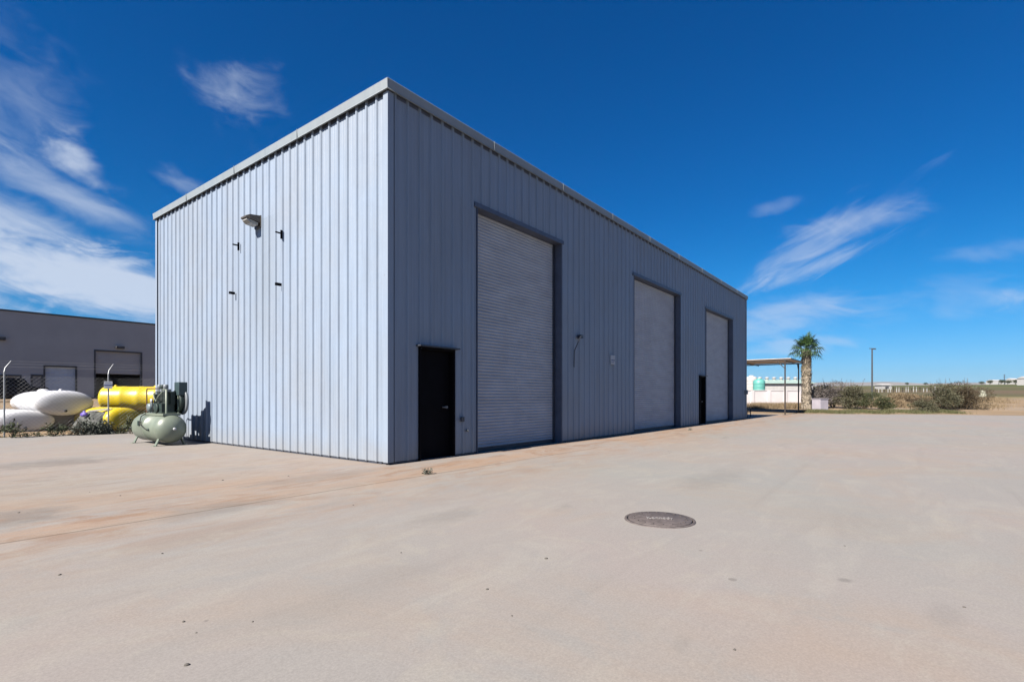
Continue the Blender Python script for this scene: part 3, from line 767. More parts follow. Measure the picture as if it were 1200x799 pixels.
# ------------------------------------------------------------------ air compressor
cp = C0 - U * 0.96 + V * 8.70
ac = empty('air_compressor', cp, ANG - R(90))     # local +x = towards -V (near end), local +y = +U (towards wall)
tag(ac, 'sage green air compressor on a horizontal tank with dark pump beside the warehouse', 'compressor')
RT = 0.365; ZC = 0.43; HL = .80
m2 = MB(); Mt = Tr(0, 0, ZC) @ Ry(R(90))
prof = [(0, -HL - .27)]
for k in range(1, 9):
    a = R(90) * (1 - k / 8); prof.append((RT * math.cos(a), -HL - .27 * math.sin(a)))
prof += [(RT, -0.02), (RT + .008, -0.018), (RT + .008, 0.018), (RT, 0.02)]
for k in range(0, 9):
    a = R(90) * k / 8; prof.append((RT * math.cos(a), HL + .27 * math.sin(a)))
m2.lathe(prof, 40, Mt); tank = m2.build('tank', M['sage'], ac)
m2 = MB()
m2.lathe([(0.035, 0), (0.035, .05), (0.02, .06), (0, .06)], 12, Tr(HL + .255, 0, ZC) @ Ry(R(90)))
m2.build('end_plug', M['signwhite'], tank)
m2 = MB()
m2.lathe([(0.035, 0), (0.035, .03), (0.0, .032)], 12, Tr(0.45, -RT + .005, ZC - .02) @ Rx(R(90))); m2.build('port_fitting', M['pump'], tank); m2 = MB()
m2.lathe([(0.03, 0), (0.03, .03), (0.0, .032)], 12, Tr(-0.85, -RT + .005, ZC - .02) @ Rx(R(90)))
m2.build('port_fitting', M['pump'], tank)
m2 = MB(); m2.box((-.30, -.39, ZC + .06), (-.20, -.355, ZC + .18)); m2.build('data_plate', M['pump'], tank)
for xx in (-0.75, 0.78):
    for sy in (-1, 1):
        m2 = MB()
        m2.box((-.06, -.012, 0), (.06, .012, .24), Tr(xx, sy * .33, 0) @ Rx(R(sy * 24)))
        m2.box((xx - .08, sy * .33 - .06, 0), (xx + .08, sy * .33 + .06, .014))
        m2.build('leg', M['sage'], ac)
m2 = MB(); m2.box((-.45, -.20, ZC + RT - .04), (.90, .20, ZC + RT + .025)); m2.build('base_plate', M['sage'], ac, .005)
ZP = ZC + RT + .025
m2 = MB(); m2.box((.18, -.17, ZP), (.72, .13, ZP + .24)); m2.box((.14, -.19, ZP), (.76, .15, ZP + .03))
m2.lathe([(0, 0), (.13, 0), (.13, .05), (0, .05)], 20, Tr(.44, -.17, ZP + .13) @ Rx(R(90)))
pump = m2.build('pump', M['pump'], ac, .012)
m2 = MB(); m2.box((.10, .02, ZP + .22), (.74, .14, ZP + .56)); m2.build('intercooler', M['pump'], pump, .01)
m2 = MB(); m2.box((.02, -.12, ZP), (.12, .12, ZP + .5)); m2.build('cooling_fan_box', M['pump'], pump, .01)
for i, xx in enumerate((.26, .46, .66)):
    m2 = MB(); prof = [(0.055, 0)]
    for k in range(9):
        z = .02 + k * .033; prof += [(.07, z), (.105, z + .002), (.105, z + .014), (.07, z + .016)]
    prof += [(.055, .33)]
    m2.lathe(prof, 16, Tr(xx, -.03, ZP + .23)); m2.build('cylinder', M['pump'], pump)
    m2 = MB(); m2.box((xx - .07, -.11, ZP + .545), (xx + .07, .05, ZP + .62)); m2.build('cylinder_head', M['guard'], pump, .01)
    m2 = MB(); m2.lathe([(.045, 0), (.06, .01), (.06, .10), (.05, .115), (0, .118)], 16, Tr(xx - .01, -.05, ZP + .62)); m2.build('air_filter', M['guard'] if i != 1 else M['pump'], pump)
m2 = MB(); m2.tube([(.26, -.12, ZP + .56), (.26, -.2, ZP + .5), (.36, -.22, ZP + .4), (.46, -.2, ZP + .3), (.56, -.2, ZP + .42), (.66, -.12, ZP + .56)], .014, 8)
m2.tube([(.66, -.11, ZP + .6), (.86, -.11, ZP + .6), (.86, -.11, ZP - .0)], .024, 10); m2.build('discharge_pipe', M['sage'], ac)
# flywheel with spokes, axis along y behind the pump
m2 = MB(); Mf = Tr(.62, .23, ZP + .30) @ Rx(R(90))
m2.lathe([(.25, -.05), (.30, -.05), (.30, .05), (.25, .05), (.25, -.05)], 32, Mf); m2.lathe([(0, -.05), (.05, -.05), (.05, .05), (0, .05)], 14, Mf)
for k in range(6):
    a = k * math.pi / 3; m2.tube([Mf @ Vector((.04 * math.cos(a), .04 * math.sin(a), 0)), Mf @ Vector((.26 * math.cos(a), .26 * math.sin(a), 0))], .018, 6)
m2.build('flywheel', M['pump'], ac)
m2 = MB()
for (xx, zc, rr) in ((.46, .30, .345),):
    prof = [(rr - .03, -.02), (rr, -.02), (rr, .05), (rr - .03, .05)]
m2.lathe([(0, 0), (.34, 0), (.35, .03), (.34, .06), (0, .06)], 28, Tr(.66, .36, ZP + .30) @ Rx(R(90)))
m2.box((-.35, .30, ZP + .02), (.46, .36, ZP + .40)); m2.build('belt_guard', M['guard'], ac, .008)
m2 = MB(); m2.lathe([(0, -.20), (.09, -.20), (.115, -.17), (.115, .14), (.10, .18), (0, .18)], 20, Tr(-.22, 0.0, ZP + .14) @ Rx(R(90)))
for k in range(5): m2.lathe([(.115, -.12 + k * .05), (.124, -.118 + k * .05), (.124, -.112 + k * .05), (.115, -.11 + k * .05)], 20, Tr(-.22, 0, ZP + .14) @ Rx(R(90)))
m2.box((-.32, -.12, ZP), (-.12, .12, ZP + .03)); m2.build('motor', M['motor'], ac)
m2 = MB(); m2.box((.60, .16, ZP + .46), (.90, .36, ZP + .80)); m2.build('control_box', M['boxgreen'], ac, .01)
m2 = MB(); m2.lathe([(0, 0), (.05, 0), (.055, .02), (.05, .035), (0, .035)], 18, Tr(.05, -.16, ZP + .32) @ Rx(R(90))); m2.build('pressure_gauge', M['signwhite'], ac)
m2 = MB(); m2.tube([(.05, -.15, ZP), (.05, -.15, ZP + .32)], .012, 6); m2.tube([(-.25, -.16, ZP + .02), (-.3, -.3, ZC + .3), (-.1, -.40, ZC + .12), (.15, -.39, ZC + .02), (.35, -.38, ZC - .03)], .013, 8); m2.build('hose', M['rubber'], ac)
m2 = MB(); m2.tube([(.75, .20, ZP), (.75, .20, ZP + .47)], .018, 8); m2.build('control_box_post', M['sage'], ac)
m2 = MB(); m2.tube([(-.70, -.05, ZP - .06), (-.70, -.05, ZP + .60), (-.66, -.05, ZP + .64), (.18, -.05, ZP + .64)], .016, 8); m2.build('pipe_frame', M['rust'], ac)

ac.scale = (1.05, 1.05, 1.05)
# ------------------------------------------------------------------ fence
p1 = P(5, 16.8); p2 = P(127, 18.5)
fd = Vector((p2.x - p1.x, p2.y - p1.y, 0)); sp_ = fd.length; fd.normalize()
fn = empty('chain_link_fence', p1, math.atan2(fd.y, fd.x))
tag(fn, 'galvanised chain-link fence with angled post tops in front of the plastic tanks', 'fence')
HF = 1.98
nx0, nx1 = -2 * sp_, 3 * sp_
for i in range(-2, 4):
    m2 = MB(); xx = i * sp_
    gz = terrain((p1 + fd * xx).x, (p1 + fd * xx).y) - p1.z
    m2.tube([(xx, 0, gz - .1), (xx, 0, HF + .12)], .024, 10); post = m2.build('post', M['galv'], fn)
    m3 = MB(); m3.tube([(xx, 0, HF + .12), (xx + .02, .04, HF + .26), (xx + .15, .18, HF + .50)], [.024, .02, .014], 6); m3.build('barb_arm', M['galv'], post)
m2 = MB(); cell = 0.0575 * 2.2; rr = 0.0022
x = nx0 - HF
while x < nx1:
    for sgn in (1, -1):
        a = (x, 0.035, 0.04); b = (x + HF, 0.035 + 0.004 * sgn, HF) 
        if sgn == -1: a, b = (x, 0.035 - 0.004, HF), (x + HF, 0.035 - 0.004, 0.04)
        # clip to fence ends
        x0c, x1c = max(a[0], nx0), min(b[0], nx1)
        if x1c - x0c > 0.05:
            f0 = (x0c - a[0]) / HF; f1 = (x1c - a[0]) / HF
            A = Vector(a).lerp(Vector(b), f0); B = Vector(a).lerp(Vector(b), f1)
            m2.tube([A, B], rr, 3, False)
    x += cell
m2.build('wire_mesh', M['galv'], fn)
for k, (yy, zz) in enumerate(((.06, .30), (.11, .40), (.165, .49))):
    m2 = MB(); m2.tube([(nx0, yy, HF + zz), (nx1, yy, HF + zz)], .003, 3, False); m2.build('barbed_wire', M['galv'], fn)
# small notice on the second post
zs = EYE + (HY - 451) * 18.5 / F
sg = empty('small_sign', (p2.x, p2.y, 0), math.atan2(fd.y, fd.x) - R(8)); tag(sg, 'small white and blue notice fixed to the fence post before the yellow tanks', 'sign')
m2 = MB(); m2.box((-.12, -.058, zs - .13), (.12, -.050, zs + .13)); m2.build('panel', M['signwhite'], sg)
m2 = MB(); m2.box((-.11, -.062, zs - .03), (.11, -.0585, zs + .02)); m2.box((-.09, -.062, zs + .07), (.09, -.0585, zs + .09)); m2.box((-.08, -.062, zs - .09), (.06, -.0585, zs - .075)); m2.build('printed_band', M['signblue'], sg)

# ------------------------------------------------------------------ horizontal plastic tanks
def poly_tank(px, Y, zc, rx, rz, length, head, m, label, group, bands=2, hatch=True, name='storage_tank'):
    """near end centre at pixel px, depth Y, centre height zc (above its ground); axis runs away along 'head' (radians)"""
    near = P(px, Y); ax = Vector((math.cos(head), math.sin(head), 0))
    c = near + ax * (length / 2)
    t = empty(name, (c.x, c.y, near.z), head)
    tag(t, label, 'tank', group)
    dome = rz * 0.42; h = length / 2 - dome
    prof = [(0, -h - dome)]
    for k in range(1, 9):
        a = R(90) * (1 - k / 8); prof.append((math.cos(a) ** 0.5, -h - dome * math.sin(a)))
    nb_ = 4
    for k in range(1, nb_):
        z = -h + 2 * h * k / nb_
        prof += [(1.0, z - .10), (1.018, z - .07), (1.018, z + .07), (1.0, z + .10)]
    for k in range(0, 9):
        a = R(90) * k / 8; prof.append((max(0, math.cos(a)) ** 0.5 if k < 8 else 0, h + dome * math.sin(a)))
    mb = MB(); Mx = Tr(0, 0, zc) @ Ry(R(90))
    mb.lathe(prof, 40, Mx, rz, rx); mb.build('tank_shell', m, t)
    if hatch:
        mb = MB(); mb.lathe([(.22, -.06), (.22, .03), (.18, .045), (.17, .07), (.05, .09), (0, .09)], 24, Tr(0.55 * h, 0, zc + rz * 1.0)); mb.build('hatch_lid', m, t)
        mb = MB(); mb.lathe([(.06, -.04), (.06, .04), (.045, .06), (0, .06)], 14, Tr(-0.75 * h, 0, zc + rz * 1.0)); mb.build('vent', m, t)
    mb = MB(); mb.lathe([(.05, 0), (.05, .06), (.035, .07), (0, .07)], 12, Tr(-h - dome * 0.86, 0, zc - rz * .62) @ Ry(R(-90))); mb.build('outlet', M['rubber'], t)
    return t
HV = ANG + R(90)      # along V
poly_tank(77, 19.8, 1.02, .90, .48, 4.6, HV, M['poly'], 'white plastic tank lying across the tops of the other white tanks', 'plastic tanks stacked behind the fence')
poly_tank(30, 19.0, .36, .85, .40, 3.4, HV, M['poly'], 'white plastic tank on the ground at the left end of the tank pile', 'plastic tanks stacked behind the fence', hatch=False)
poly_tank(82, 20.6, .36, .85, .40, 3.4, HV, M['polyshade'], 'shade-toned tan plastic tank on the ground beneath the upper white tank', 'plastic tanks stacked behind the fence', hatch=False)
HY2 = R(14)
poly_tank(119, 21.5, 1.17, .50, .49, 2.9, HY2, M['yellow'], 'long yellow plastic tank lying on top of the lower yellow tanks', 'plastic tanks stacked behind the fence')
poly_tank(147, 19.4, .43, .62, .47, 3.0, HV + R(6), M['yellow'], 'lower yellow tank lying with its domed end towards the yard', 'plastic tanks stacked behind the fence', hatch=False)
poly_tank(120, 21.9, .36, .44, .40, 2.7, HY2, M['yellow'], 'lower yellow tank lying directly beneath the long yellow tank', 'plastic tanks stacked behind the fence', hatch=False)

# tarp heap between the white and yellow tanks
hp = P(112, 19.2)
mb = MB(); vs = []; fs = []; nu, nv = 40, 14
for i in range(nv + 1):
    f = i / nv
    for k in range(nu):
        a = 2 * math.pi * k / nu
        r = (1 - f ** 2.2) ** 0.5 if f < 1 else 0
        wob = 1 + .08 * math.sin(5 * a + 3 * f) + .05 * math.sin(9 * a - 5 * f) + .03 * math.sin(17 * a)
        vs.append((.72 * r * wob * math.cos(a), .45 * r * wob * math.sin(a), .78 * f + .04 * math.sin(4 * a + 2) * r))
for i in range(nv):
    for k in range(nu): fs.append((i * nu + k, i * nu + (k + 1) % nu, (i + 1) * nu + (k + 1) % nu, (i + 1) * nu + k))
mb.add(vs, fs, True); o = mb.build('tarp_heap', M['tarp']); o.location = hp
tag(o, 'heap under a dark grey tarpaulin between the white and yellow tanks', 'tarp heap')
mb = MB(); mb.box((-.35, -.09, -.012), (.42, .09, .012)); mb.box((-.30, -.07, .013), (.30, .11, .035)); o = mb.build('white_board', M['board'])
o.location = hp + Vector((.12, .0, .80)); o.rotation_euler = (R(4), R(-7), R(18)); tag(o, 'pale boards lying on top of the dark tarpaulin heap', 'boards')
mb = MB(); mb.lathe([(0, -.09), (.09, -.07), (.12, 0), (.08, .07), (.03, .10), (.05, .14), (0, .14)], 14, None, 1.2, .8); o = mb.build('purple_bag', M['purple'])
o.location = hp + Vector((-.12, -.36, .66)); tag(o, 'small purple plastic bag caught on the front of the tarpaulin heap', 'bag')

# ------------------------------------------------------------------ plants
def leafcloud(mb, blobs, n, size, flat=0.3, up=0.2):
    tot = sum(b[3] * b[4] * b[5] for b in blobs)
    for (bx, by, bz, rx, ry, rz) in blobs:
        k = int(n * rx * ry * rz / tot) + 1
        for _ in range(k):
            while True:
                p = Vector((random.uniform(-1, 1), random.uniform(-1, 1), random.uniform(-1, 1)))
                if p.length < 1: break
            p = p * (0.45 + 0.55 * random.random() ** .4) / max(p.length, .3) * p.length ** .4 if p.length > .3 else p
            c = Vector((bx + p.x * rx, by + p.y * ry, bz + p.z * rz))
            if c.z < 0.02: c.z = 0.02 + random.random() * .1
            d = Vector((p.x + random.gauss(0, .6), p.y + random.gauss(0, .6), p.z * .6 + up + random.gauss(0, .5))).normalized()
            s = d.cross(Vector((random.gauss(0, 1), random.gauss(0, 1), random.gauss(0, 1)))).normalized()
            l = size * random.uniform(.6, 1.4); w_ = l * flat
            mb.add([c - s * w_ * .5, c + d * l * .5 + s * w_ * .1 - s * w_ * .6, c + d * l, c + d * l * .5 + s * w_ * .6], [(0, 1, 2, 3)])
def shrub(px, Y, wd, ht, m, label, name='shrub', group=None, n=1500, leaf=.09, nbl=9, spiky=6, cat='shrub', seed=1, dz=0.0):
    random.seed(seed)
    if cat == 'shrub': wd *= 1.22; n = int(n * 1.2)
    p = P(px, Y); o = empty(name, (p.x, p.y, p.z - .02), random.uniform(0, 1)); tag(o, label, cat, group)
    blobs = []
    for k in range(nbl):
        a = random.uniform(0, 2 * math.pi); rr = wd * .5 * random.uniform(.1, .72); s = random.uniform(.16, .32)
        hh = ht * random.uniform(.18, .78) * (1 - .45 * (rr / (wd * .5)) ** 2)
        blobs.append((rr * math.cos(a), rr * math.sin(a), hh, wd * s, wd * s, ht * random.uniform(.14, .26)))
    st = MB()
    for b in blobs:
        q = Vector(b[:3]); base = Vector((q.x * .15, q.y * .15, 0)); mid = base.lerp(q, .5) + Vector((random.gauss(0, .04), random.gauss(0, .04), 0))
        st.tube([base, mid, q], [.018 * ht, .012 * ht, .004 * ht], 5, False)
    mb = MB(); leafcloud(mb, blobs, int(n * (2.2 if cat == 'shrub' else 1.2)), leaf * (1.15 if cat == 'shrub' else 1))
    for k in range(spiky):
        a = random.uniform(0, 6.28); r0 = wd * random.uniform(.02, .42)
        top = Vector((r0 * math.cos(a), r0 * math.sin(a), ht * random.uniform(.82, 1.08)))
        base = Vector((top.x * .3, top.y * .3, ht * .15)); st.tube([base, base.lerp(top, .5), top], [.012 * ht, .008 * ht, .002 * ht], 4, False)
        for j in range(int(14)):
            c = base.lerp(top, random.uniform(.45, 1.0)) + Vector((random.gauss(0, .03), random.gauss(0, .03), 0)) * ht * .5
            d = Vector((random.gauss(0, 1), random.gauss(0, 1), random.uniform(.1, 1))).normalized(); s = d.cross(Vector((0, 0, 1))).normalized(); l = leaf * random.uniform(.7, 1.3)
            mb.add([c, c + d * l * .5 - s * l * .16, c + d * l, c + d * l * .5 + s * l * .16], [(0, 1, 2, 3)])
    mb.build('foliage', m, o); st.build('stem', M['bark'], o)
    return o
gw = 'weeds along the foot of the fence'
shrub(15, 16.5, .60, .55, M['weed'], 'leafy green weed at the foot of the leftmost fence post', 'weed', gw, 240, .10, 6, 5, 'weed', 3)
shrub(60, 17.2, .40, .50, M['weed'], 'small upright weed before the joint of the two lower white tanks', 'weed', gw, 160, .09, 5, 4, 'weed', 4)
shrub(73, 17.4, .32, .40, M['weed'], 'short weed growing in front of the shade-toned tan tank', 'weed', gw, 110, .08, 4, 4, 'weed', 5)
shrub(90, 17.7, .70, .55, M['leafD'], 'brownish dry weed at the left edge of the tarpaulin heap', 'weed', gw, 380, .07, 7, 7, 'weed', 6)
shrub(105, 17.9, .85, .70, M['weedgrey'], 'bushy grey-green weed before the middle of the tarpaulin heap', 'weed', gw, 520, .11, 8, 4, 'weed', 7)
shrub(121, 18.1, .75, .55, M['weedgrey'], 'grey-green weed left of the post with the small notice', 'weed', gw, 420, .11, 7, 3, 'weed', 8)
shrub(141, 18.3, .34, .30, M['weed'], 'sparse weed in front of the lower domed yellow tank', 'weed', gw, 110, .09, 5, 4, 'weed', 9)
shrub(153, 18.3, .38, .66, M['weed'], 'tall thin weed just left of the green compressor', 'weed', gw, 130, .10, 4, 5, 'weed', 10)
shrub(40, 16.9, .5, .18, M['weed'], 'low creeping weed under the leftmost white tank', 'weed', gw, 90, .07, 4, 0, 'weed', 11)
shrub(501, 1.3 * F / (555.5 - HY), .20, .11, M['weedgrey'], 'tuft of dry weed growing from a crack near the black door', 'weed', None, 150, .035, 5, 4, 'weed', 12)
shrub(809, 1.3 * F / (504 - HY), .22, .06, M['weedgrey'], 'tiny flat weed on the concrete before the second tall door', 'weed', None, 60, .04, 3, 1, 'weed', 13)

gs = 'shrubs beyond the yard'
shrub(958, 48.0, 2.3, 2.3, M['leafC'], 'greyish mauve wispy shrub right beside the palm, above the pale block', 'shrub', gs, 1700, .13, 10, 9, 'shrub', 21)
shrub(977, 49.0, 2.6, 2.7, M['leafC'], 'tall grey-brown shrub right of the pale block', 'shrub', gs, 2000, .13, 11, 12, 'shrub', 22)
shrub(995, 47.5, 2.4, 2.5, M['leafA'], 'olive shrub with loose upright twigs in the middle of the shrub row', 'shrub', gs, 2000, .12, 11, 10, 'shrub', 23)
shrub(1013, 47.0, 2.2, 1.7, M['leafB'], 'dark green low shrub in front of the tall light pole', 'shrub', gs, 1900, .10, 10, 4, 'shrub', 24)
shrub(1035, 45.0, 1.5, 1.35, M['leafB'], 'rounded green shrub at the right end of the shrub row', 'shrub', gs, 1400, .10, 8, 3, 'shrub', 25)
shrub(1105, 45.5, 2.5, 2.6, M['leafA'], 'olive green left half of the big lone shrub by the dirt track', 'shrub', gs, 2200, .12, 11, 10, 'shrub', 26)
shrub(1130, 46.5, 3.1, 2.7, M['leafD'], 'brown-leaved wide shrub behind the olive one by the dirt track', 'shrub', gs, 2600, .12, 12, 9, 'shrub', 27)
shrub(1087, 41.6, 2.2, 1.0, M['leafA'], 'low grey-olive shrub close to the concrete edge, front of the big shrub', 'shrub', gs, 1700, .09, 9, 3, 'shrub', 28)
shrub(1062, 54, 3.2, 1.5, M['drygrass'], 'straw coloured dry bush between the shrub row and the lone shrub', 'shrub', gs, 1900, .12, 10, 5, 'shrub', 29)
shrub(1050, 50, 2.2, 0.9, M['drygrass'], 'small low straw coloured bush right of the rounded green shrub', 'shrub', gs, 900, .10, 8, 3, 'shrub', 30)
shrub(1080, 50, 2.4, 1.1, M['leafD'], 'dull brown low bush behind the low grey-olive shrub', 'shrub', gs, 1000, .10, 8, 3, 'shrub', 31)

# grass and dry tufts along the edge of the yard
def tufts(name, label, m, pts, h0, n, kindlabel):
    random.seed(5); mb = MB()
    for (x, y, wx, wy) in pts:
        for _ in range(n):
            px_, py_ = x + random.gauss(0, wx), y + random.gauss(0, wy)
            z = terrain(px_, py_) - .02; h = h0 * random.uniform(.4, 1.3); a = random.uniform(0, 6.28)
            d = Vector((random.gauss(0, .35), random.gauss(0, .35), 1)) * h; s = Vector((math.cos(a), math.sin(a), 0)) * .012 * (1 + h)
            b = Vector((px_, py_, z)); mb.add([b - s, b + s, b + d], [(0, 1, 2)])
    tag(mb.build(name, m), label, kindlabel, kind='stuff')
pts = []
for k in range(60):
    px = 948 + k * 2.9; Y = 41.5 + 1.0 * math.sin(k * .4)
    pts.append(((px - 600) / F * Y, Y, .35, .45))
tufts('grass', 'low green and straw grass strip along the edge of the concrete', M['grass'], pts, .22, 260, 'grass')
pts = []
for k in range(70):
    px = 1030 + random.random() * 140; Y = random.uniform(47, 75)
    pts.append(((px - 600) / F * Y, Y, .8, .8))
for k in range(40):
    px = 880 + random.random() * 65; Y = random.uniform(47.5, 50)
    pts.append(((px - 600) / F * Y, Y, .6, .3))
tufts('dry_grass', 'straw coloured dry grass on the open land beyond the shrubs', M['drygrass'], pts, .45, 260, 'grass')
# weeds/grass line at the fence foot
pts = []
for k in range(40):
    q = p1 + fd * (nx0 + (nx1 - nx0 - 3) * k / 40); pts.append((q.x + .1, q.y - .1, .15, .12))
tufts('fence_grass', 'thin dry grass at the foot of the chain-link fence', M['grass'], pts, .08, 40, 'grass')

# palm
random.seed(11)
pp = P(945, 47.0); palm = empty('palm_tree', (pp.x, pp.y, pp.z - .05)); tag(palm, 'short thick fan palm with ragged trunk beside the white wall', 'palm tree')
TH = 5.25
mb = MB(); prof = []
for k in range(20):
    f = k / 19; prof.append((.35 + .10 * (1 - f) ** 3 + .05 * math.sin(k * 2.1), f * TH))
mb.lathe(prof, 14)
for k in range(800):    # old leaf bases
    f = random.random(); a = random.uniform(0, 6.28); z = f * TH; r0 = .35
    n_ = Vector((math.cos(a), math.sin(a), 0)); s = Vector((-n_.y, n_.x, 0)); b = n_ * r0 + Vector((0, 0, z)); l = random.uniform(.12, .30)
    tip = b + n_ * l * .45 + Vector((0, 0, l * random.choice((1, 1, -.8))))
    mb.add([b - s * .08, b + s * .08, tip + s * .03, tip - s * .03], [(0, 1, 2, 3)])
mb.build('trunk', M['palmbark'], palm)
def fan(mb, base, d, droop, size, nl=18):
    d = d.normalized(); up = Vector((0, 0, 1)); s = d.cross(up)
    if s.length < .1: s = Vector((1, 0, 0))
    s.normalize(); nrm = s.cross(d).normalized()
    hub = base + d * size * .55 + Vector((0, 0, -droop * .15))
    mb.tube([base, base.lerp(hub, .5) + Vector((0, 0, .04)), hub], [.025, .018, .012], 4, False)
    for k in range(nl):
        a = R(-115) + R(230) * k / (nl - 1)
        dd = d * math.cos(a) + s * math.sin(a)
        l = size * (.55 + .15 * math.cos(a)) * random.uniform(.9, 1.05)
        mid = hub + dd * l * .6 + nrm * .03; tip = hub + dd * l + Vector((0, 0, -droop * l * random.uniform(.45, .9)))
        q = (dd.cross(nrm)).normalized() * l * .05
        mb.add([hub, mid - q, tip, mid + q], [(0, 1, 2, 3)])
mb = MB(); dead = MB(); top = Vector((0, 0, TH))
for k in range(27):
    a = k * 2.39996; f = k / 26; e_ = R(82 - 100 * f)
    d = Vector((math.cos(a) * math.cos(e_), math.sin(a) * math.cos(e_), math.sin(e_)))
    fan(mb, top + Vector((0, 0, .25 * (1 - f))), d, .25 + .55 * f, random.uniform(1.15, 1.5))
for k in range(40):
    a = k * 2.4; e_ = R(-45 - 40 * random.random())
    fan(dead, top + Vector((0, 0, -.15 - 1.5 * random.random() ** 1.5)), Vector((math.cos(a) * math.cos(e_), math.sin(a) * math.cos(e_), math.sin(e_))), .8, random.uniform(.5, .75), 12)
mb.build('crown', M['palmleaf'], palm); dead.build('dead_fronds', M['palmdead'], palm)

# ------------------------------------------------------------------ canopy beyond the warehouse
q1 = P(920, 37.6); cz = empty('shade_canopy', (q1.x, q1.y, 0), ANG); tag(cz, 'flat metal shade canopy on thin dark posts beyond the warehouse', 'canopy')
CW = 5.6; CLn = 9.0; CT = EYE + (HY - 420.5) * 37.6 / F
for (a, b) in ((0, 0), (CW, 0), (0, CLn), (CW, CLn)):
    wp = q1 + U * a + V * b; gz = terrain(wp.x, wp.y)
    m2 = MB(); m2.tube([(a, b, gz - .05), (a, b, CT - .11)], .05, 8); ps = m2.build('post', M['darksteel'], cz)
    m3 = MB(); m3.box((a - .14, b - .14, gz - .02), (a + .14, b + .14, gz + .02)); m3.build('foot_plate', M['darksteel'], ps)
m2 = MB()
for a in (0, CW): m2.box((a - .04, -.3, CT - .10), (a + .04, CLn + .3, CT - .02))
for b in (0, 3, 6, CLn): m2.box((-.05, b - .04, CT - .16), (CW + .05, b + .04, CT - .102))
m2.build('roof_beam', M['darksteel'], cz)
m2 = MB(); pts_ = []
x = -.10
while x < CW + .02: pts_ += [(x, 0), (x + .05, .03), (x + .15, .03), (x + .20, 0)]; x += .25
n = len(pts_)
for dz0, rev in ((0.0, False), (.012, True)):
    vs = [(a, -.4, CT + d + dz0) for a, d in pts_] + [(a, CLn + .4, CT + d + dz0) for a, d in pts_]
    m2.add(vs, [((i, n + i, n + i + 1, i + 1) if not rev else (i, i + 1, n + i + 1, n + i)) for i in range(n - 1)])
m2.build('roof_sheet', M['tanroof'], cz)
m2 = MB(); m2.box((-.12, -.42, CT - .02), (CW + .17, -.402, CT + .045)); m2.build('fascia', M['darksteel'], cz)
m2 = MB(); m2.tube([(CW, 0, CT - .7), (CW - .5, 0, CT - .18)], .03, 6); m2.build('knee_brace', M['darksteel'], cz); m2 = MB(); m2.tube([(0, .0, CT - .7), (0.0, .5, CT - .18)], .03, 6); m2.build('knee_brace', M['darksteel'], cz)

# ------------------------------------------------------------------ white wall and what stands behind it
wa = P(800, 50.5); wb = P(941, 52.5)
d = Vector((wb.x - wa.x, wb.y - wa.y, 0)); LW = d.length
ww = empty('white_wall', (wa.x, wa.y, wa.z - .2), math.atan2(d.y, d.x)); tag(ww, 'long low white block wall behind the canopy posts', 'wall')
m2 = MB(); m2.box((0, 0, 0), (LW, .2, 1.75)); m2.build('wall_panel', M['whitewall'], ww)
m2 = MB(); m2.box((-.05, -.04, 1.752), (LW + .05, .24, 1.83)); m2.build('coping', M['whitewall'], ww)
for k in range(8):
    m2 = MB(); xx = .2 + k * (LW - .4) / 7; m2.box((xx - .17, -.08, 0), (xx + .17, -.003, 1.748)); m2.build('pier', M['whitewall'], ww)
def upright_tank(px, Y, r, h, m, label, group):
    p = P(px, Y); t = empty('water_tank', (p.x, p.y, p.z - .03)); tag(t, label, 'tank', group)
    m2 = MB(); prof = [(r, 0)]
    z = .1
    while z < h - .3: prof += [(r, z), (r * 1.02, z + .05), (r, z + .10)]; z += .35
    prof += [(r, h - .25), (r * .75, h - .08), (r * .3, h), (0, h)]
    m2.lathe(prof, 28); m2.build('tank_shell', m, t)
    m2 = MB(); m2.lathe([(.25, 0), (.25, .1), (.2, .13), (0, .13)], 16, Tr(0, 0, h - .05)); m2.build('lid', m, t)
gt = 'upright tanks behind the white wall'
upright_tank(880.5, 60, .62, 3.1, M['farwhite'], 'white upright tank behind the white wall, nearest the warehouse', gt)
upright_tank(889.5, 58, .62, 2.75, M['teal'], 'teal upright tank standing behind the white wall', gt)
# long pale shed behind the wall
sp0 = P(896, 66); shd = empty('long_shed', (sp0.x, sp0.y, sp0.z)); tag(shd, 'long low pale green shed roof showing over the white wall', 'shed')
m2 = MB(); m2.box((0, 0, -.2), (6.2, 4, 2.2)); m2.build('wall', M['farwhite'], shd)
m2 = MB(); m2.add([(-.2, -.3, 2.2), (6.4, -.3, 2.2), (6.4, 2, 2.75), (-.2, 2, 2.75), (-.2, 4.3, 2.2), (6.4, 4.3, 2.2)], [(0, 1, 2, 3), (3, 2, 5, 4), (0, 3, 4), (1, 5, 2), (0, 4, 5, 1)]); rf = m2.build('roof', M['palegreen'], shd)
for k in range(7):
    m2 = MB(); m2.lathe([(.17, 0), (.17, .2), (.26, .24), (.26, .34), (0, .42)], 12, Tr(.3 + k * .93, 1.9, 2.68)); m2.build('roof_vent', M['farwhite'], rf)
# pale block under the shrubs
pb = P(961, 43.5); m2 = MB(); m2.box((-.45, -.4, 0), (.45, .4, .98)); m2.box((-.5, -.45, .982), (.5, .45, 1.04)); m2.box((-.47, -.42, -.1), (.47, .42, -.001))
o = m2.build('concrete_block', mat('pale_block', (.36, .33, .37), .9, 0, .1, 2, bmp=.2), None, .02); o.location = pb; o.rotation_euler = (0, 0, .35)
tag(o, 'pale lilac-white concrete block at the foot of the shrubs beside the palm', 'block')

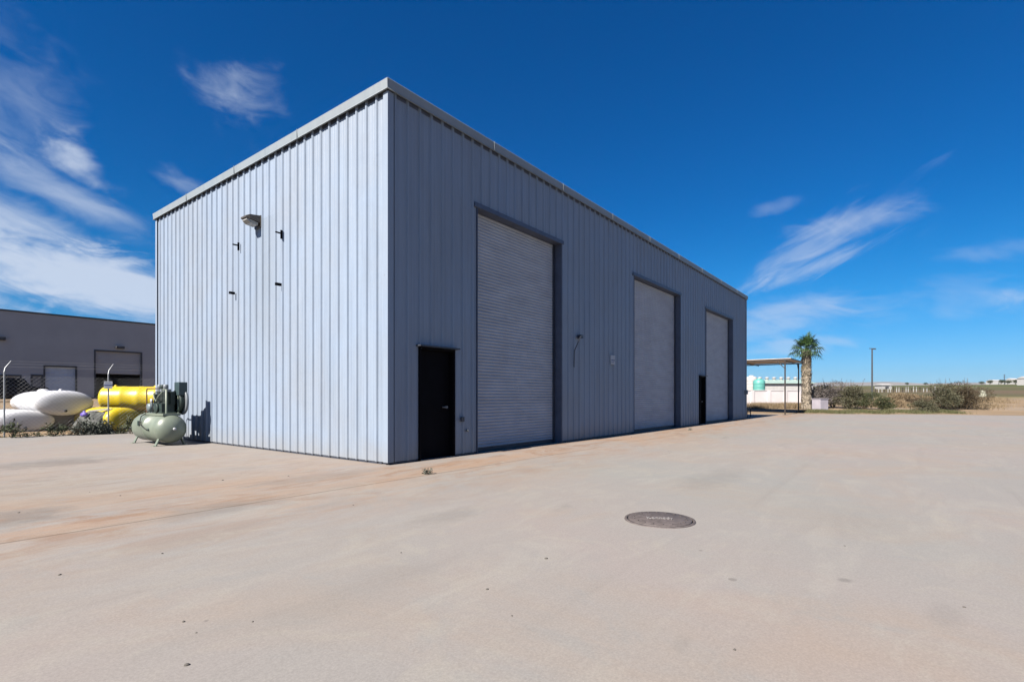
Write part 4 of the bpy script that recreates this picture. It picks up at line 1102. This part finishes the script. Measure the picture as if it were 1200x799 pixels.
# light pole
lp = P(1022, 66); pole = empty('light_pole', (lp.x, lp.y, lp.z)); tag(pole, 'tall dark light pole rising behind the shrub row', 'light pole')
PH = EYE + (HY - 408) * 66 / F - lp.z
m2 = MB(); m2.tube([(0, 0, -.1), (0, 0, PH)], [.11, .08], 10); m2.build('shaft', M['polewood'], pole)
m2 = MB(); m2.box((-.36, -.05, PH - .08), (.42, .05, PH)); arm = m2.build('arm', M['polewood'], pole)
m2 = MB(); m2.box((.16, -.1, PH - .16), (.46, .1, PH - .082)); m2.build('lamp_head', M['polewood'], arm, .02)
# whitish post-like marker by the lone shrub
mk = P(1151.5, 75); m2 = MB(); m2.lathe([(.34, 0), (.42, .12), (.44, .35), (.40, .60), (.30, .66), (.33, .74), (.36, .95), (.26, 1.15), (0, 1.2)], 16)
o = m2.build('pale_barrel', M['barrel']); o.location = mk; tag(o, 'pale greenish barrel on the open land just right of the lone shrub', 'barrel')

# far fence of posts and rails
fa = P(1026, 118); fb = P(1100, 125); d = Vector((fb.x - fa.x, fb.y - fa.y, 0)); LF = d.length
ff = empty('post_fence', (fa.x, fa.y, fa.z), math.atan2(d.y, d.x)); tag(ff, 'distant fence of pale and dark posts across the dry field', 'fence')
random.seed(3); k = 0; x = 0
while x < LF:
    m2 = MB(); h = random.uniform(.7, 1.5); m2.box((x - .055, -.05, -.3), (x + .055, .05, h)); m2.build('post', M['farwhite'] if k % 3 else M['darksteel'], ff); x += random.uniform(.7, 1.3); k += 1
m2 = MB(); m2.box((0, -.05, 1.05), (LF, .0, 1.12)); m2.build('rail', M['darksteel'], ff)

def house(px, Y, wx, wy, h, label, m=None, group=None, roofm=None, rz=0.1):
    p = P(px, Y); t = empty('farm_building', (p.x, p.y, p.z - .3), rz); tag(t, label, 'building', group)
    m2 = MB(); m2.box((-wx / 2, -wy / 2, 0), (wx / 2, wy / 2, h)); m2.build('wall', m or M['farwhite'], t)
    m2 = MB(); r = h * .3; a, b = wx / 2 + .3, wy / 2 + .3
    m2.add([(-a, -b, h + .01), (a, -b, h + .01), (a, 0, h + r), (-a, 0, h + r), (-a, b, h + .01), (a, b, h + .01)], [(0, 1, 2, 3), (3, 2, 5, 4), (0, 3, 4), (1, 5, 2), (0, 4, 5, 1)]); m2.build('roof', roofm or M['farwhite'], t)
    m2 = MB(); m2.box((-.6, -wy / 2 - .05, 0), (.6, -wy / 2 - .003, min(2.4, h * .7))); m2.build('door', M['nframe'], t)
house(1035, 170, 3.4, 3, 1.5, 'small white flat shed seen beyond the shrub row', group='far farm buildings')
house(1166, 700, 16, 10, 5, 'distant pale farm building left of the thin mast', group='far farm buildings')
house(1186, 650, 9, 8, 6, 'distant narrow white farm building right of the mast', group='far farm buildings')
house(1203.5, 330, 7, 6, 4.5, 'nearer white farm building cut off by the right edge of the view', group='far farm buildings')
p = P(1177, 620); m2 = MB(); m2.tube([(0, 0, -1), (0, 0, 12)], [.5, .25], 6)
for z in (9, 11): m2.box((-1.6, -.2, z - .15), (1.6, .2, z + .15))
o = m2.build('far_mast', M['polewood']); o.location = p; tag(o, 'thin distant mast standing on the horizon among farm buildings', 'mast')
random.seed(77)
lbls = [(1173, 560, 'round dark tree left of the distant mast'), (1181, 540, 'round dark tree just right of the distant mast'), (1192, 520, 'dark tree beside the nearer white farm building'),
        (1150, 760, 'small far tree above the pale marker'), (1063, 900, 'tiny tree on the horizon above the straw coloured bush'), (1085, 950, 'tiny tree on the horizon left of the lone shrub'), (1160, 640, 'low dark tree in front of the pale far farm building')]
for i, (px, Y, lb) in enumerate(lbls):
    p = P(px, Y); t = empty('tree', (p.x, p.y, p.z - .2)); tag(t, lb, 'tree', 'far trees on the horizon')
    h = random.uniform(4.0, 5.5); m2 = MB(); m2.tube([(0, 0, 0), (.1, 0, h * .5)], [.3, .18], 6); m2.build('trunk', M['bark'], t)
    mb = MB(); leafcloud(mb, [(random.uniform(-2, 2), random.uniform(-1, 1), h * random.uniform(.5, .75), random.uniform(1.6, 2.6), 1.8, h * .28) for _ in range(5)], 420, .75, .6); mb.build('crown', M['leafB'], t)

# ------------------------------------------------------------------ neighbouring building
r0 = P(0, 45); NV = (Vector((r0.x, r0.y, 0)) - C0).dot(V)
gz = EYE - 1.0 * 45 / F
nbd = empty('neighbour_building', (r0.x, r0.y, gz - .02), ANG); tag(nbd, 'long flat-roofed taupe industrial building behind the tank pile', 'building')
NH = (HY - 363.5) * 45 / F + (EYE - gz) 
def nt_(px):
    r = (px - 600) / F; t = (r0.x - r * r0.y) / (r * U.y - U.x); return t
OP = [(nt_(-30), nt_(23), (HY - 441) * 46 / F + .1, 'dark'), (nt_(38), nt_(48.5), (HY - 440.5) * 47 / F + .1, 'door'), (nt_(53), nt_(88.5), (HY - 430) * 48.3 / F + .1, 'white'), (nt_(112), nt_(165), (HY - 412.5) * 51.5 / F + .1, 'half')]
x = -35.0; XE = 42.0; m2 = MB()
for a, b, h, kd in OP:
    m2.box((x, 0, 0), (a, .25, NH)); m2.box((a, 0, h), (b, .25, NH)); x = b
m2.box((x, 0, 0), (XE, .25, NH))
m2.build('wall', M['tanwall'], nbd)
m2 = MB(); m2.box((-35, 17.75, 0), (XE, 18, NH)); m2.box((-35, .252, 0), (-34.75, 17.748, NH)); m2.box((XE - .25, .252, 0), (XE, 17.748, NH)); m2.build('wall', M['tanwall'], nbd)
m2 = MB(); m2.box((-34.9, .1, NH - .5), (XE - .1, 17.9, NH - .35)); m2.build('roof', M['tanwall'], nbd)
m2 = MB(); m2.box((-35.05, -.06, NH + .002), (XE + .05, .31, NH + .14)); m2.build('parapet_cap', M['nframe'], nbd)
m2 = MB(); m2.box((-34.7, .3, 0.0), (XE - .3, 17.7, .02)); m2.build('floor', M['interior'], nbd)
for a, b, h, kd in OP:
    fr = MB(); fr.box((a - .12, -.04, 0), (a, .1, h + .12)); fr.box((b, -.04, 0), (b + .12, .1, h + .12)); fr.box((a, -.04, h), (b, .1, h + .12))
    if kd == 'door':
        m2 = MB(); m2.box((a, .06, 0), (b, .1, h)); o = m2.build('door', mat('taupe_door', (.17, .165, .17), .6), nbd)
    else:
        z0 = {'dark': h * .55, 'white': .03, 'half': h * .52}[kd]; m2 = MB(); z = z0
        prof = []
        while z < h: prof += [(0, z), (.02, z + .05), (0, z + .1)]; z += .12
        n = len(prof); m2.add([(a, .16 - d, zz) for d, zz in prof] + [(b, .16 - d, zz) for d, zz in prof], [(i, n + i, n + i + 1, i + 1) for i in range(n - 1)])
        o = m2.build('roll_up_door', M['ndoor'] if kd == 'white' else M['tanwall'], nbd)
    fr.build('door_frame', M['nframe'] if kd != 'white' else M['nframe'], o)
a = nt_(140); m2 = MB(); m2.box((a - .35, -.35, OP[3][2] + .35), (a + .35, -.003, OP[3][2] + .6)); m2.build('wall_light', M['nframe'], nbd, .03)
a = nt_(0.5); m2 = MB(); m2.box((a - .3, -.3, 5.0), (a + .3, -.003, 5.3)); m2.build('wall_light', M['nframe'], nbd, .03)

# dark parked off-road vehicle in front of it
vp = P(15, 41.0); car = empty('parked_car', (vp.x, vp.y, vp.z), ANG); tag(car, 'boxy black off-road car parked before the taupe building', 'car')
CLH = 2.1
prof = [(-2.1, .45), (-2.1, 1.05), (-1.95, 1.15), (-1.85, 1.75), (-1.7, 1.83), (.35, 1.83), (.55, 1.76), (.95, 1.18), (1.9, 1.10), (2.05, .98), (2.1, .5), (1.75, .42), (1.62, .68), (1.3, .78), (1.0, .68), (.87, .42), (-.85, .42), (-.98, .68), (-1.3, .78), (-1.62, .68), (-1.75, .42)]
m2 = MB(); n = len(prof)
m2.add([(x, -.85, z) for x, z in prof] + [(x, .85, z) for x, z in prof], [tuple(range(n)), tuple(reversed(range(n, 2 * n)))] + [(i, n + i, n + (i + 1) % n, (i + 1) % n) for i in range(n)])
body = m2.build('body', M['carblack'], car, .03)
for (x0, x1, x2, x3) in ((-1.72, -.95, -.95, -1.65), (-.88, -.1, -.1, -.88), (-.02, .72, .42, -.02)):
    for sy in (-1, 1):
        y = sy * .856; m2 = MB(); m2.add([(x0, y, 1.2), (x1, y, 1.2), (x2, y, 1.70), (x3, y, 1.70)], [(0, 1, 2, 3)]); m2.build('side_window', M['glass'], car)
for sx in (-1.3, 1.3):
    for sy in (-1, 1):
        m2 = MB(); m2.lathe([(.22, -.12), (.36, -.12), (.39, -.08), (.39, .08), (.36, .12), (.22, .12)], 24, Tr(sx, sy * .78, .39) @ Rx(R(90))); wl = m2.build('wheel', M['tyre'], car)
        m2 = MB(); m2.lathe([(0, -.10), (.215, -.10), (.215, .10), (0, .10)], 16, Tr(sx, sy * .78, .39) @ Rx(R(90))); m2.build('rim', M['darksteel'], wl)
m2 = MB(); m2.lathe([(.1, -.1), (.36, -.1), (.38, 0), (.36, .1), (.1, .1)], 20, Tr(-2.22, 0, 1.0) @ Ry(R(90))); m2.build('spare_wheel', M['tyre'], car)
for sy in (-.6, .6):
    m2 = MB(); m2.lathe([(.1, 0), (.1, .03), (0, .04)], 14, Tr(2.08, sy, .85) @ Ry(R(90))); m2.build('headlight', M['lampglass'], car)

# ------------------------------------------------------------------ manhole cover
mh = G(773, 609.3); mc = empty('manhole_cover', (mh.x, mh.y, .004)); tag(mc, 'round dark cast-iron manhole cover set in the concrete', 'manhole cover')
m2 = MB(); m2.lathe([(.325, .0), (.325, .012), (.32, .016), (0, .016)], 48); m2.build('lid', M['iron'], mc)
m2 = MB(); m2.lathe([(.335, .0), (.335, .010), (.36, .010), (.365, 0)], 48); m2.build('ring', M['iron'], mc)
cu = bpy.data.curves.new('lettering', 'FONT'); cu.body = 'Kennedy'; cu.size = .125; cu.align_x = 'CENTER'; cu.align_y = 'CENTER'; cu.extrude = .003
to = bpy.data.objects.new('tmp', cu); COL.objects.link(to)
dg = bpy.context.evaluated_depsgraph_get(); me = bpy.data.meshes.new_from_object(to.evaluated_get(dg)); bpy.data.objects.remove(to)
me.materials.clear(); me.materials.append(M['ironlight']); lo_ = bpy.data.objects.new('lettering', me); COL.objects.link(lo_); lo_.parent = mc; lo_.location = (0, 0, .0205); lo_.rotation_euler = (0, 0, R(-6)); lo_.scale = (.62, 1.0, 1)
# pick holes
m2 = MB()
for a in range(0, 360, 20):
    m2.lathe([(0, .0165), (.012, .0168), (.014, .0205), (0, .0215)], 8, Tr(.27 * math.cos(R(a)), .27 * math.sin(R(a)), 0))
m2.build('lid_stud', M['iron'], mc)

# ------------------------------------------------------------------ pebbles
random.seed(9)
pxs = [(215, 729), (296, 729), (230, 742), (219, 780), (571, 691), (105, 577), (22, 601), (261, 563), (414, 592), (190, 649), (70, 674), (861, 762), (600, 722), (740, 512), (338, 558), (141, 581), (470, 648), (990, 640), (640, 655), (1130, 712)]
proto = None
for i, (px, py) in enumerate(pxs):
    q = G(px, py); r = random.uniform(.006, .013) * (1 + q.y * .06)
    m2 = MB(); m2.lathe([(0, 0), (.9, .15), (1.0, .45), (.7, .85), (0, 1.0)], 7, None, 1.0, .75)
    if proto is None: proto = m2.build('pebble', M['stone']); o = proto
    else: o = proto.copy(); COL.objects.link(o)
    o.location = (q.x, q.y, .002); o.scale = (r, r, r * .8); o.rotation_euler = (0, 0, random.uniform(0, 6))
    tag(o, 'small dark pebble lying loose on the concrete yard', 'pebble', 'pebbles scattered over the concrete yard')

# ------------------------------------------------------------------ air
mz = bpy.data.materials.new('haze_air'); mz.use_nodes = True; hn_ = mz.node_tree; hn_.nodes.clear()
ho = hn_.nodes.new('ShaderNodeOutputMaterial'); pv = hn_.nodes.new('ShaderNodeVolumePrincipled')
pv.inputs['Color'].default_value = (0.45, 0.68, 1.0, 1); pv.inputs['Density'].default_value = 0.000025
hn_.links.new(pv.outputs[0], ho.inputs['Volume'])
m2 = MB(); m2.box((-7400, -7400, -6), (7400, 7400, 250)); hz = m2.build('haze', mz); tag(hz, None, None, kind='stuff')
